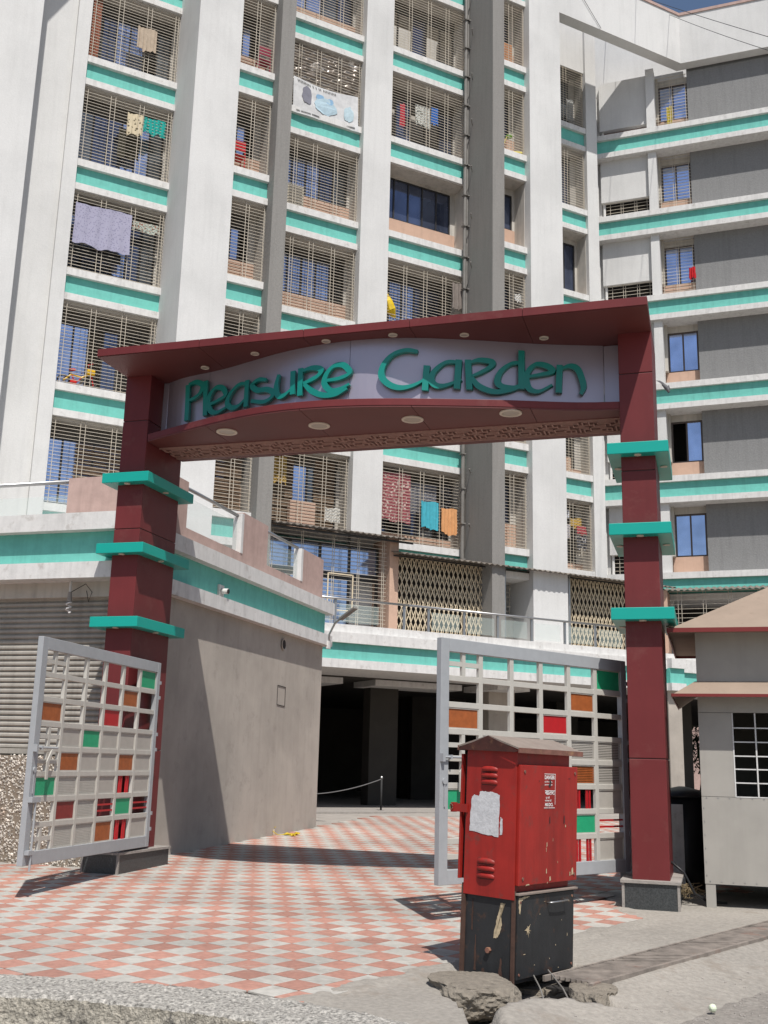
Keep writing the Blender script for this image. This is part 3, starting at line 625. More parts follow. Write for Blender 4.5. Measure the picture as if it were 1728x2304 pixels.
# sign beam: bowed front in plan
BC = [(-5.74,0),(-5.35,.17),(-4.95,.34),(-4.55,.50),(-4.13,.645),(-3.85,.705),(-3.5,.74),(-3.13,.74),(-2.72,.69),(-2.32,.61),(-1.85,.485),(-1.4,.36),(-1.15,.285),(-.8,.16),(-.455,.045),(-.2,.0),(0,-.02)]
PC = [(-5.66,-.31),(-5.48,-.19),(-4.8,-.03),(-4.4,.13),(-4.08,.266),(-3.75,.38),(-3.45,.447),(-3.15,.495),(-2.89,.507),(-2.6,.49),(-2.38,.454),(-2.1,.385),(-1.9,.314),(-1.43,.137),(-.95,-.068),(-.55,-.2),(-.195,-.30)]
def interp(C, u):
    for (a, x), (c, y) in zip(C, C[1:]):
        if u <= c: return x+(y-x)*max(0,(u-a))/(c-a)
    return C[-1][1]
def smoothc(C, n=60):
    us = [C[0][0]+(C[-1][0]-C[0][0])*i/n for i in range(n+1)]; L_ = [(u_, interp(C, u_)) for u_ in us]
    for _ in range(6): L_ = [L_[0]]+[(L_[i][0], (L_[i-1][1]+2*L_[i][1]+L_[i+1][1])/4) for i in range(1, len(L_)-1)]+[L_[-1]]
    return L_
BS, PS = smoothc(BC), smoothc(PC)
def strip(C, back, z0, z1):
    b = MB(); 
    for u_, n_ in C: b.v += [G(u_, n_, z0), G(u_, n_, z1), G(u_, back(u_,n_), z1), G(u_, back(u_,n_), z0)]
    for i in range(len(C)-1):
        a_ = 4*i; c_ = a_+4
        for q in range(4): b.f.append((a_+q, a_+(q+1)%4, c_+(q+1)%4, c_+q)); b.mi.append(0)
    b.f += [(0,1,2,3), (len(b.v)-4,len(b.v)-3,len(b.v)-2,len(b.v)-1)]; b.mi += [0,0]
    return b
beam = strip(BS, lambda u_,n_: -.93, 5.335, 5.414).build('sign_beam', MAROON, gw, bevel=.003)
for i, (a_, c_) in enumerate(((-5.739,-4.75),(-4.744,-3.45),(-3.444,-2.2),(-2.194,-.95),(-.944,-.001))):
    C = [p for p in BS if a_ < p[0] < c_]; C = [(a_, interp(BS,a_))]+C+[(c_, interp(BS,c_))]
    C = [(u_, n_-.006) for u_, n_ in C]
    strip(C, lambda u_,n_: -.295, 5.318, 5.334).build('soffit_panel', MAROON2, beam)
# carved pattern strip under the rear of the beam
b = MB().box(G, -5.73, -.01, -.76, -.305, 5.322, 5.3345).build('pattern_backing', DUSTB, beam)
b = MB(); cell = .41; u_ = -5.72; zb, zt = 5.306, 5.3215
MEAND = [(.02,.04,.60,.04),(.60,.04,.60,.30),(.60,.30,.30,.30),(.30,.30,.30,.16),(.02,.16,.30,.16),(.02,.16,.02,.42),(.02,.42,.44,.42),(.44,.42,.44,.60),(.14,.54,.44,.54),(.14,.54,.14,.72),(.02,.66,.14,.66),(.02,.66,.02,.94),(.02,.94,.70,.94),(.26,.84,.70,.84),(.26,.72,.26,.84),(.26,.72,.58,.72),(.58,.54,.58,.72),(.58,.54,.86,.54),(.72,.04,.72,.44),(.72,.44,.96,.44),(.84,.04,.84,.34),(.84,.34,.96,.34),(.84,.04,.96,.04),(.72,.64,.96,.64),(.84,.64,.84,.94),(.72,.76,.72,.94),(.84,.94,.96,.94),(.46,.12,.46,.22)]
while u_ < -.2:
    for x0, y0, x1, y1 in MEAND:
        a0, a1 = sorted((x0,x1)); c0_, c1_ = sorted((y0,y1)); t_ = .016
        b.box(G, u_+a0*cell-t_/2, u_+a1*cell+t_/2, -.745+c0_*.42-t_/2, -.745+c1_*.42+t_/2, zb+random.uniform(0,.001), zt)
    u_ += cell
b.box(G, -5.73, -.01, -.775, -.76, zb-.004, zt); b.box(G, -5.73, -.01, -.305, -.29, zb-.004, zt)
b.build('carved_pattern', DUSTM, beam, recalc=False)
MB().box(G, -5.735, -.005, -.928, -.777, 5.316, 5.3345).build('soffit_edge', MAROON2, beam)
# name board
brd = None
for (a_, c_) in ((-5.66,-4.98),(-4.975,-2.955),(-2.95,-.198)):
    C = [p for p in PS if a_ < p[0] < c_]; C = [(a_, interp(PS,a_))]+C+[(c_, interp(PS,c_))]
    o = strip(C, lambda u_,n_: n_-.03, 5.4145, SOF-.011).build('name_board', SILV, gw)
    if a_ == -4.975: brd = o
GP('board_end_strip', SILV, -5.738, -5.662, -.34, -.31, 5.415, SOF-.011); GP('board_end_strip', SILV, -.196, -.012, -.34, -.31, 5.415, SOF-.011)
# letters: brush-like strokes extruded and bent on to the board
def cat(P, m=5):
    if len(P) < 3:
        return [(P[0][0]+(P[1][0]-P[0][0])*i/8, P[0][1]+(P[1][1]-P[0][1])*i/8) for i in range(9)]
    Q = [(2*P[0][0]-P[1][0], 2*P[0][1]-P[1][1])]+P+[(2*P[-1][0]-P[-2][0], 2*P[-1][1]-P[-2][1])]; out = []
    for i in range(1, len(Q)-2):
        for j in range(m):
            t = j/m; out.append(tuple(.5*((2*Q[i][k])+(-Q[i-1][k]+Q[i+1][k])*t+(2*Q[i-1][k]-5*Q[i][k]+4*Q[i+1][k]-Q[i+2][k])*t*t+(-Q[i-1][k]+3*Q[i][k]-3*Q[i+1][k]+Q[i+2][k])*t**3) for k in (0,1)))
    out.append(tuple(P[-1])); return out
for ch, strokes in LETTERS:
    b = MB()
    for si, P in enumerate(strokes):
        stem = len(P) <= 3
        C = cat([tuple(p) for p in P]); n_ = len(C); Lh = []; 
        for i, (x, z) in enumerate(C):
            p0, p1 = C[max(i-1,0)], C[min(i+1,n_-1)]; d = Vector((p1[0]-p0[0], p1[1]-p0[1])).normalized(); nn = Vector((-d.y, d.x))
            ang = math.atan2(d.y, d.x)
            wd_ = .033 if stem else .020+.017*abs(sin(ang-.6))
            t = i/(n_-1); 
            if not stem: wd_ *= .62+.38*min(1, 4*t, 4*(1-t))
            Lh.append((x+nn.x*wd_, z+nn.y*wd_, x-nn.x*wd_, z-nn.y*wd_))
        k = len(b.v); off_ = .012+.0012*si
        for x0, z0, x1, z1 in Lh:
            for (x, z) in ((x0,z0),(x1,z1)):
                nb = interp(PS, x)
                b.v += [G(x, nb+off_, z), G(x, nb+off_+.055, z)]
        for i in range(n_-1):
            a_ = k+4*i; c_ = a_+4
            for q0, q1 in ((0,1),(1,3),(3,2),(2,0)): b.f.append((a_+q0, a_+q1, c_+q1, c_+q0)); b.mi.append(0)
        b.f += [(k,k+1,k+3,k+2), (k+4*(n_-1),k+4*(n_-1)+1,k+4*(n_-1)+3,k+4*(n_-1)+2)]; b.mi += [0,0]
    b.build('letter', LETM, brd)
# downlights
def downlight(u_, n_, z, r_, parent, nm):
    c = G(u_, n_, z); ring = MB(); k = 24
    for rr, zz in ((r_,0),(r_,-.012),(r_*.78,-.014),(r_*.74,-.004)):
        ring.v += [(c[0]+rr*cos(2*pi*i/k), c[1]+rr*sin(2*pi*i/k), c[2]+zz) for i in range(k)]
    for j in range(3):
        for i in range(k): ring.f.append((j*k+i, j*k+(i+1)%k, (j+1)*k+(i+1)%k, (j+1)*k+i)); ring.mi.append(0)
    o = ring.build(nm, LAMPM, parent)
    MB().disc((c[0],c[1],c[2]-.003), r_*.76, (0,0,-1), .004, 20).build('diffuser', LAMPG, o)
for u_, n_ in ((-4.966,.10),(-4.178,.39),(-3.227,.56),(-2.434,.56),(-1.655,.38),(-.81,.09)): downlight(u_, n_, SOF-.011, .052, gw, 'spotlight')
for u_, n_ in ((-4.587,.17),(-3.419,.165),(-2.298,.155),(-1.179,.14)): downlight(u_, n_, 5.317, .125, gw, 'round_downlight')

# ================================================================ GATE LEAVES
def gate(free, hinge, label, grid_, name='gate_leaf', side=1):
    fx, fy = free; hx, hy = hinge; L_ = math.hypot(hx-fx, hy-fy); az = math.degrees(math.atan2(hx-fx, hy-fy)); f = Frame(free, az)
    z0, z1 = .487, 2.645
    g = thing(name, (fx, fy, z0), label, 'gate', 'open gate leaves')
    fr = MB(); w_ = .105; dp = .03
    fr.box(f, 0, w_, -dp, dp, z0, z1)
    fr.box(f, L_-w_*.8, L_, -dp, dp, z0, z1)
    fr.box(f, w_, L_-w_*.8, -dp+.001, dp-.001, z1-.12, z1); fr.box(f, w_, L_-w_*.8, -dp+.001, dp-.001, z0, z0+.125)
    fo = fr.build('outer_frame', GATEP, g, bevel=.004)
    u0, u1, a0, a1 = w_, L_-w_*.8, z0+.125, z1-.12; cw, rh = (u1-u0)/6, (a1-a0)/8; bw = .052; bd = .017
    for i in range(1, 6): MB().box(f, u0+i*cw-bw/2, u0+i*cw+bw/2, -bd-.002, bd+.002, a0, a1).build('grid_bar', GATEB, g, bevel=.003)
    for j in range(1, 8): MB().box(f, u0, u1, -bd, bd, a1-j*rh-bw/2, a1-j*rh+bw/2).build('grid_bar', GATEB, g, bevel=.003)
    for j, row in enumerate(grid_):
        for i, c in enumerate(row):
            x0, x1 = u0+i*cw+(bw/2 if i else 0), u0+(i+1)*cw-(bw/2 if i < 5 else 0); y1 = a1-j*rh-(bw/2 if j else 0); y0 = a1-(j+1)*rh+(bw/2 if j < 7 else 0)
            if c == '.': continue
            if c == 'x':
                b = MB(); xm, ym = (x0+x1)/2, (y0+y1)/2
                b.box(f, x0, x1, -bd*.8, bd*.8, ym-.021, ym+.021); b.box(f, xm-.021, xm+.021, -bd*.8-.002, bd*.8+.002, y0, y1); b.build('cross_bars', GATEB, g); continue
            if c == 'v':
                for q in (.22,.34,.66,.78): MB().box(f, x0+(x1-x0)*q-.011, x0+(x1-x0)*q+.011, -.008, .008, y0, y1).build('red_bar', PRED, g)
                continue
            if c == 'h':
                for q in (.32,.66): MB().box(f, x0, x1, -.008, .008, y0+(y1-y0)*q-.009, y0+(y1-y0)*q+.009).build('red_bar', PRED, g)
                continue
            e = .012; m_ = {'g':PGREEN,'o':PORANGE,'r':PRED,'p':PBEIGE,'d':mDR,'n':PBEIGE,'O':PORANGE,'m':GATEB}[c]
            if c in 'nOm':
                b = MB(); k = y0+e
                st, tk = (.0165, .011) if c != 'm' else (.016, .0045)
                while k < y1-e: b.box(f, x0, x1, -.004, .004, k, k+tk); k += st
                if c == 'm':
                    k = x0
                    while k < x1: b.box(f, k, k+.0045, -.004, .004, y0, y1); k += .016
                b.build('slatted_panel' if c != 'm' else 'mesh_panel', m_, g, recalc=False)
            else: MB().box(f, x0+e*.2, x1-e*.2, -.004, .004, y0+e*.2, y1-e*.2).build('infill_panel', m_, g)
            b = MB()
            for s_ in (1,):
                b.box(f, x0, x1, .005, .012, y1-.010, y1); b.box(f, x0, x1, .005, .012, y0, y0+.010); b.box(f, x0, x0+.010, .005, .0125, y0+.01, y1-.01); b.box(f, x1-.010, x1, .005, .0125, y0+.01, y1-.01)
            b.build('beading', GATEB, g)
    # bolt, latch and hinges, on the street side
    sd_ = side
    b = MB(); zb = a1-4*rh
    b.tube([f(.03, sd_*.055, zb+.01), f(.42, sd_*.055, zb+.01)], .010, 8); b.box(f, .0, .03, sd_*.03, sd_*.07, zb-.03, zb+.04); b.box(f, .10, .12, sd_*.03, sd_*.07, zb-.01, zb+.03)
    b.build('bolt', GATEP, g)
    b = MB(); P = [f(.30, sd_*.055, zb), f(.21, sd_*.06, zb-.12), f(.21, sd_*.06, zb-.29), f(.25, sd_*.06, zb-.29), f(.25, sd_*.06, zb-.13), f(.34, sd_*.055, zb)]
    b.prism(P, tuple(Vector(f(0,sd_*.012,0))-Vector(f(0,0,0)))); b.build('latch_arm', GATEB, g)
    b = MB(); b.disc(f(.055, sd_*.031, zb-.20), .028, (f.n[0]*sd_,f.n[1]*sd_,0), .012, 14); b.box(f, .048, .06, sd_*.032, sd_*.04, zb-.42, zb-.22); b.build('padlock_eye', GATEP, g)
    b = MB()
    for zz in (z1-.24, z1-.42, z0+1.12, z0+1.30, z0+.20, z0+.38): b.box(f, L_-.01, L_+.035, -.035, .035, zz-.02, zz+.02)
    b.tube([f(L_+.02, 0, z0+.1), f(L_+.02, 0, z1-.1)], .016, 8); b.build('hinge', GATEP, g)
    if side > 0 and label.startswith('left'):
        b = MB(); b.tube([f(.085, .06, z0-.05), f(.085, .06, z0+.62)], .011, 8); b.box(f, -.005, .15, .03, .075, z0+.58, z0+.63); b.box(f, .02, .12, .03, .075, z0+.10, z0+.14); b.build('drop_bolt', GATEP, g)
    return g
mDR = mat('dull_red_gate_panel', (.22,.028,.025), .5, noise_=.2, nscale=18)
LG = ['x....g','....o.','o..r..','xpgppp','xoppop','gmmpvp','.dmhgh','xmmovp']
RG = ['x....g','....o.','o..r..','xppnnn','xopnOn','gnppvp','.dphgh','xppvvp']
gate((-3.334,10.556), (-2.72,13.30), 'left open gate leaf of grey grid with coloured panels, standing before the pebble wall', LG, side=1)
gate((.535,9.82), (2.62,11.63), 'right open gate leaf of grey grid with coloured panels, half hidden by the red cabinet', RG, side=1)

# ================================================================ RED ELECTRICAL CABINET (leaning slightly)
cb_ = thing('electrical_cabinet', (.92,7.57,.1), 'weathered red and black roadside electrical cabinet with peaked roof and torn paper', 'cabinet')
E1, E2, E3 = Vector((.774,-.633,-.027)), Vector((.633,.774,-.009)), Vector((.026,-.010,1.0))
CO = Vector((.922,7.57,.106))
def K(u_, n_, z):            # u: along the left (short) face from the near corner, n: back along the door face, z: up
    p = CO-E1*u_+E2*n_+E3*z; return tuple(p)
KB = lambda name, m_, *a, parent=None, **k: MB().box(K, *a).build(name, m_, parent or cb_, **k)
wl, wr, hb, ht = .412, .786, .566, 1.50
lower = KB('lower_body', CABK, .012, wl-.012, .012, wr-.012, .0, hb, bevel=.003)
KB('lower_door', CABK, -.014, .012, .02, wr-.01, .03, hb-.012, parent=lower, bevel=.003)
b = MB(); b.box(K, 0, .022, 0, .022, .0, hb+.02); b.box(K, wl-.014, wl+.016, -.004, .018, .0, hb+.02); b.box(K, wl+.002, wl+.03, .02, wr, .0, hb+.03); b.build('corner_angle', RUSTD, lower)
KB('ledge_strip', ROOFD, -.03, wl+.005, .01, wr+.02, hb-.006, hb+.008, bevel=.002)
upper = KB('upper_body', CABR, .03, wl, .0, wr-.02, hb-.03 if False else hb+.009, ht, bevel=.003)
KB('front_skirt', CABR, .0, wl, -.006, .0, hb-.035, ht, parent=upper)
KB('side_door', CABR, -.022, .03, .012, wr+.012, hb+.055, ht-.085, parent=upper, bevel=.004)
KB('rear_door', CABR, wl+.035, wl+.05, -.01, wr-.06, hb+.06, ht-.03, parent=upper, bevel=.002)
KB('door_gap', DARK, wl, wl+.034, .03, wr-.08, hb+.06, ht-.03, parent=upper)
b = MB(); b.box(K, wl-.02, wl+.12, -.022, -.008, hb+.505, hb+.56); b.box(K, wl+.10, wl+.12, -.022, .03, hb+.50, hb+.565); b.build('hasp', CABR, upper)
b = MB(); b.tube([K(wl+.11+.012*cos(x), -.03, hb+.535+.02*sin(x)) for x in [i*.7 for i in range(14)]], .004, 6); b.build('rusty_lock_wire', RUST, upper)
for z in (1.378, 1.335, 1.290, .762, .714, .666):       # louvres
    b = MB(); c0_, c1_ = (.155,.29) if z > 1 else (.16,.305); n_ = 12; prof = []
    for i in range(n_+1):
        x = c0_+(c1_-c0_)*i/n_; e = min(1, 3.2*min(i, n_-i)/n_)**.5; prof.append((x, e))
    for x, e in prof: b.v += [K(x, -.007, z-.020), K(x, -.007-.020*e, z-.014), K(x, -.007-.012*e, z+.012*e), K(x, -.007, z+.018*e)]
    for i in range(n_):
        a_ = 4*i
        for q in range(3): b.f.append((a_+q,a_+q+1,a_+q+5,a_+q+4)); b.mi.append(0)
    b.build('louvre', CABR, upper, smooth=True)
    MB().box(K, c0_+.01, c1_-.01, -.0078, -.0062, z-.024, z-.008).build('louvre_slot', DARK, upper)
# roof: gable over the short faces
GABLE = mat('rusty_gable', (.06,.018,.013), .8, noise_=.4, nscale=20, stain=(.20,.10,.05), stain_amt=.4, stain_scale=14)
b = MB(); rw0, rw1, rn0, rn1 = -.035, wl+.06, -.04, wr+.06
zE, zR, th = ht+.028, ht+.105, .012
sl_ = [K(rw0,rn0,zE),K((rw0+rw1)/2,rn0,zR),K(rw1,rn0,zE)]; dv = Vector(K(0,rn1,0))-Vector(K(0,rn0,0))
b.prism([sl_[0],sl_[1],sl_[2],K(rw1,rn0,zE-th),K((rw0+rw1)/2,rn0,zR-th),K(rw0,rn0,zE-th)], tuple(dv)); roof = b.build('roof', ROOFD, cb_)
b = MB(); b.prism([K(rw0+.004,rn0-.008,zE-.022),K((rw0+rw1)/2,rn0-.008,zR-.004),K(rw1-.004,rn0-.008,zE-.022),K(rw1-.03,rn0-.008,zE-.03),K(rw0+.03,rn0-.008,zE-.03)], tuple(E2*.008)); b.build('gable_plate', GABLE, roof)
b = MB(); b.box(K, rw0-.005, rw0+.005, rn0, rn1, zE-.034, zE+.001); b.box(K, rw1-.005, rw1+.005, rn0, rn1, zE-.034, zE+.001); b.build('eave_strip', RUST, roof)
KB('roof_neck', CABR, .02, wl-.01, .01, wr-.03, ht+.001, ht+.035, parent=upper)
# handle, bolts, screws
b = MB(); b.tube([K(-.012,.40,hb-.075),K(-.05,.40,hb-.07),K(-.055,.50,hb-.068),K(-.055,.62,hb-.066),K(-.012,.62,hb-.066)], .006, 8); b.build('handle', METAL, cb_, smooth=True)
for z in (hb+.10, ht-.13):
    for n_ in (.06, wr-.03): MB().disc(K(-.022,n_,z), .011, tuple(E1), .006, 10).build('screw', RUST, cb_)
for n_ in (.05, wr-.04):
    for z in (.06, hb-.05): MB().disc(K(-.014,n_,z), .009, tuple(E1), .005, 10).build('screw', RUST, cb_)
MB().disc(K(.20,.012,.19), .020, tuple(-E2), .022, 6).build('bolt', RUST, cb_)
# torn paper stuck on the short face
def ragged(pts, name, m_, face, parent=cb_, jag=.004, off=.0012, sub=6):
    P = []
    for i in range(len(pts)):
        p, q = pts[i], pts[(i+1)%len(pts)]
        for j in range(sub):
            t = j/sub; P.append((p[0]+(q[0]-p[0])*t+random.uniform(-jag,jag)*(j>0), p[1]+(q[1]-p[1])*t+random.uniform(-jag,jag)*(j>0)))
    b = MB(); f_ = (lambda a_, z: K(a_, -.0066-off, z)) if face == 0 else ((lambda a_, z: K(-.0225-off, a_, z)) if face == 1 else ((lambda a_, z: K(-.0145-off, a_, z)) if face == 2 else (lambda a_, z: K(a_, .0115-off, z))))
    d_ = -E2*.0008 if face in (0,3) else E1*.0008
    b.prism([f_(a_, z) for a_, z in P], tuple(d_)); return b.build(name, m_, parent)
ragged([(.135,.925),(.375,.95),(.365,1.165),(.345,1.195),(.305,1.185),(.295,1.22),(.20,1.222),(.132,1.205)], 'torn_notice', PAPER, 0, upper, .0035, sub=9)
ragged([(.105,.945),(.125,.94),(.122,1.06),(.104,1.045)], 'torn_notice', PAPER, 0, upper, .003)
for pts in ([(.075,.50),(.115,.50),(.10,.36),(.13,.28),(.165,.27),(.14,.40),(.11,.47)], ): ragged(pts, 'paint_chip', CHIP, 3, lower, .006)
ragged([(.03,.545),(.17,.55),(.10,.535),(.06,.52),(.05,.44),(.035,.45)], 'paint_chip', CHIP, 2, lower, .004)
star = []
for i in range(22):
    a_ = 2*pi*i/22; r_ = random.uniform(.02,.062) if i%2 else random.uniform(.010,.024); star.append((.155+r_*cos(a_)*.9, .335+r_*sin(a_)*.9))
b = MB(); b.prism([K(-.0158, x, z) for x, z in star], tuple(E1*.0008)); b.build('paint_chip', CHIP, lower)
for (x, z, w_, h_) in ((.365,.865,.012,.03),(.36,.83,.006,.03),(.365,.685,.010,.035),(.41,.635,.022,.03),(.38,.62,.008,.012),(.72,.66,.025,.05),(.69,.655,.015,.03),(.375,1.115,.006,.05),(.40,1.02,.012,.05),(.60,1.015,.012,.06),(.62,.99,.012,.02),(.10,.62,.05,.01),(.45,.90,.004,.02),(.52,.75,.006,.012),(.25,1.30,.004,.015),(.66,1.33,.03,.004)):
    ragged([(x,z),(x+w_,z+.004),(x+w_*.8,z+h_),(x+w_*.1,z+h_*.9)], 'paint_chip', CHIP if z < 1 else CABK, 1, upper, .002, sub=3)
for (x, z, w_, h_) in ((.30,.42,.012,.006),(.52,.20,.008,.010),(.60,.36,.006,.006),(.24,.10,.010,.006),(.44,.12,.006,.008),(.68,.25,.006,.02),(.36,.50,.02,.003),(.10,.18,.03,.005),(.70,.48,.006,.012),(.56,.05,.012,.006)):
    ragged([(x,z),(x+w_,z+.002),(x+w_*.8,z+h_),(x+w_*.1,z+h_*.9)], 'paint_chip', CHIP, 2, lower, .001, sub=2)
for (x, z, w_, h_) in ((.30,.05,.02,.22),(.335,.30,.012,.20),(.22,.02,.05,.05),(.09,.03,.03,.12)):
    ragged([(x,z),(x+w_,z),(x+w_*.6,z+h_),(x+w_*.3,z+h_)], 'rust_run', RUSTD, 3, lower, .004, sub=5)
# warning print on the door
def text(body, size, u_, z, m_, right, up, org, name='lettering', parent=None, sx=1.0, bold=.0):
    cu = bpy.data.curves.new(name, 'FONT'); cu.body = body; cu.size = size; cu.offset = bold; cu.align_x = 'LEFT'
    ob = bpy.data.objects.new(name, cu); me = bpy.data.meshes.new_from_object(ob)
    bpy.data.objects.remove(ob)
    R_, U_ = Vector(right), Vector(up); o0 = Vector(org(u_, z))
    off = worldloc(parent)
    for v in me.vertices: v.co = o0+R_*v.co.x*sx+U_*v.co.y-off
    me.materials.clear(); me.materials.append(m_); o = bpy.data.objects.new(name, me); COL.objects.link(o); o.parent = parent; return o
door = [o for o in bpy.data.objects if o.name.startswith('side_door')][0]
og = lambda a_, z: K(-.0236, a_, z)
for body, sz, a_, z, sx, bd in (('DANGER',.036,.325,1.325,.95,.0012),('ELECTRIC SIGNAL',.0135,.327,1.302,.98,.0003),('11000',.0,.33,1.3,1,0),('KEEP AWAY PLEASE',.012,.327,1.282,1,.0003),('\u0916\u0924\u0930\u093e',.045,.335,1.218,1.45,.0010),('\u0926\u0942\u0930 \u0930\u0939\u0947\u0902',.016,.345,1.192,1.5,.0003),('\u0938\u093e\u0935\u0927\u093e\u0928 \u0930\u0939\u0947',.015,.335,1.172,1.4,.0003),('MSEDCL',.030,.335,1.140,1.0,.0010)):
    if sz: text(body, sz, a_, z, WHITEP, tuple(E2), tuple(E3), og, 'lettering', door, sx, bd)
b = MB(); b.box(K, -.0242,-.0232,.322,.475,1.358,1.362); b.box(K, -.0242,-.0232,.322,.470,1.126,1.130); b.box(K, -.0242,-.0232,.472,.475,1.15,1.358); b.build('print_border', WHITEP, door)
b = MB(); b.prism([K(-.0245, .40+x, 1.285+z) for x, z in ((-.02,.0),(-.004,.012),(-.016,.04),(.0,.03),(.006,.045),(.012,.02),(.02,.015),(.008,.0),(.012,-.02),(0,-.008),(-.01,-.022))], tuple(E1*.0006)); b.build('bolt_symbol', BLACKP, door)
# lumps of old mortar under the cabinet
def rock(c, rad, seed, lab, fl=.35):
    b = MB().lump(c, rad, 5, .24, 2.2, seed, flat=fl); o = b.build('concrete_lump', LUMP, None, smooth=False); return tag(o, lab, 'rubble', 'mortar lumps propping the cabinet')
rock((.66,7.36,.10), (.27,.36,.19), 3, 'flat-topped lump of broken mortar under the left corner of the red cabinet')
rock((1.45,7.57,.04), (.15,.31,.20), 11, 'crumbly mortar lump under the right corner of the red cabinet, beside the drain')
rock((1.10,8.05,-.03), (.3,.14,.14), 5, 'shadowed mortar lump under the back edge of the red cabinet')
rock((.83,6.96,-.03), (.12,.12,.09), 23, 'small broken mortar piece in front of the cabinet hole')
b = MB()
for i in range(420):
    a_ = random.uniform(0,2*pi); r_ = random.uniform(0,.42); x, y = 1.28+r_*cos(a_)*1.0, 7.0+r_*sin(a_)*.5; s_ = random.uniform(.005,.018)
    if i%3 == 0: x, y = random.uniform(.7,1.8), random.uniform(6.6,8.0)
    b.lump((x,y,-.035+random.uniform(0,.02)+.03*(x>1.35)), (s_,s_*.8,s_*.6), 1, .3, 3, i)
b.build('rubble', LUMP, kind='stuff', recalc=False)
b = MB()
for x0, x1, y1 in ((1.08,1.12,7.15),(1.20,1.30,7.10)): b.tube([(x0,7.85,.16),((x0+x1)/2,7.55,.10),(x1,y1+.12,-.03)], .005, 6)
tag(b.build('bent_cable', PIPE), 'frayed bent cable ends coming down out of the cabinet bottom', 'cable')
# ================================================================ KERB, SLAB, DRAIN
kb = MB(); BK = [(-6,7.95),(-4,7.66),(-2.75,7.44),(-2.33,7.36),(-1.5,7.20),(-.92,7.06),(-.53,6.86),(-.01,6.52),(.30,6.22),(.5,5.8)]
FK = [(-6,7.15),(-4,6.95),(-2.75,6.84),(-2.17,6.77),(-1.72,6.72),(-1.2,6.54),(-.69,6.33),(-.30,6.05),(-.10,5.85),(.05,5.5)]
def along(P, t):
    t *= len(P)-1; i = min(int(t), len(P)-2); q = t-i; return (P[i][0]+(P[i+1][0]-P[i][0])*q, P[i][1]+(P[i+1][1]-P[i][1])*q)
NA, NCc = 330, 30
prof = [(0,-.10),(0,-.03),(.02,.0),(.05,.012)]+[(.05+.9*i/12,.018+.006*sin(i)) for i in range(1,12)]+[(.96,.012),(.99,-.004),(1.0,-.03)]+[(1.0+.01*i,-.03-.022*i) for i in range(1,14)]
for i in range(NA+1):
    p, q = along(BK, i/NA), along(FK, i/NA)
    for s_, z in prof:
        x, y = p[0]+(q[0]-p[0])*min(s_,1.12), p[1]+(q[1]-p[1])*min(s_,1.12); zz = SL*7+z
        d_ = Vector((noise.noise(Vector((x*14,y*14,zz*14))), noise.noise(Vector((x*14,y*14,zz*14+9))), noise.noise(Vector((x*14,y*14,zz*14+19)))))
        e_ = noise.noise(Vector((x*45,y*45,zz*45)))
        kb.v.append((x+d_.x*.010, y+d_.y*.014+e_*.006, zz+d_.z*.010+e_*.005))
n_ = len(prof)
for i in range(NA):
    for j in range(n_-1):
        kb.f.append((i*n_+j, i*n_+j+1, (i+1)*n_+j+1, (i+1)*n_+j)); kb.mi.append(1 if j >= 16 else 0)
kerb = kb.build('kerb', [KERB, KERBF], None, smooth=False, recalc=True)
tag(kerb, 'rough pebbly concrete kerb with blackened front face along the near left edge', 'kerb')
b = MB(); P = [(.70,6.86),(.80,7.02),(.98,7.11),(1.22,7.14),(1.70,6.98),(1.95,6.2),(.95,6.0)]
b.prism([(x,y,-.12) for x, y in P], (0,0,.155)); tag(b.build('concrete_slab', CONC, bevel=.02), 'loose pale concrete slab lying at the road edge in front of the cabinet hole', 'slab')
GRB = mat('grate_bar_steel', (.25,.215,.185), .8, noise_=.5, nscale=7, stain=(.20,.10,.07), stain_amt=.7, stain_scale=2.5)
GAPSH = mat('drain_gap_shade', (.03,.027,.024), .95, noise_=.4)  # near-black strip under the bars; shade of the gaps put into its colour
dg = thing('drain_grate', (DA[0],DA[1],.1), 'long rusty slatted drain grate crossing the concrete apron right of the cabinet', 'drain')
nxn, nyn = -dy, dx   # pointing up the slope (away from road)
def Dp(t, s_, z): return (DA[0]+dx*t+nxn*s_, DA[1]+dy*t+nyn*s_, SL*(DA[1]+dy*t+nyn*s_)+z)
MB().box(Dp, -.08, 4.4, -.03, .0, -.03, .012).build('edge_angle', GRB, dg); MB().box(Dp, -.08, 4.4, .335, .355, -.03, .006).build('edge_angle', GRB, dg); MB().box(Dp, -.08, 4.4, .002, .333, -.075, -.06).build('channel_bed', GAPSH, dg)
bars = MB(); t = -.02
t = -.30
while t < 4.2:
    if random.random() < .93:
        lo, hi = max(0, -t)/.36, 1
        bars.bar(Dp(t+.36*hi, .002, -.010), Dp(t+.36*lo, .335-.333*lo, -.010), .021, .022)
    t += .046
bars.build('grate_bars', GRB, dg, recalc=False)
for s_ in (.08,.17,.26): MB().box(Dp, -.02, 4.2, s_, s_+.012, -.035, -.024).build('cross_bar', GRB, dg)
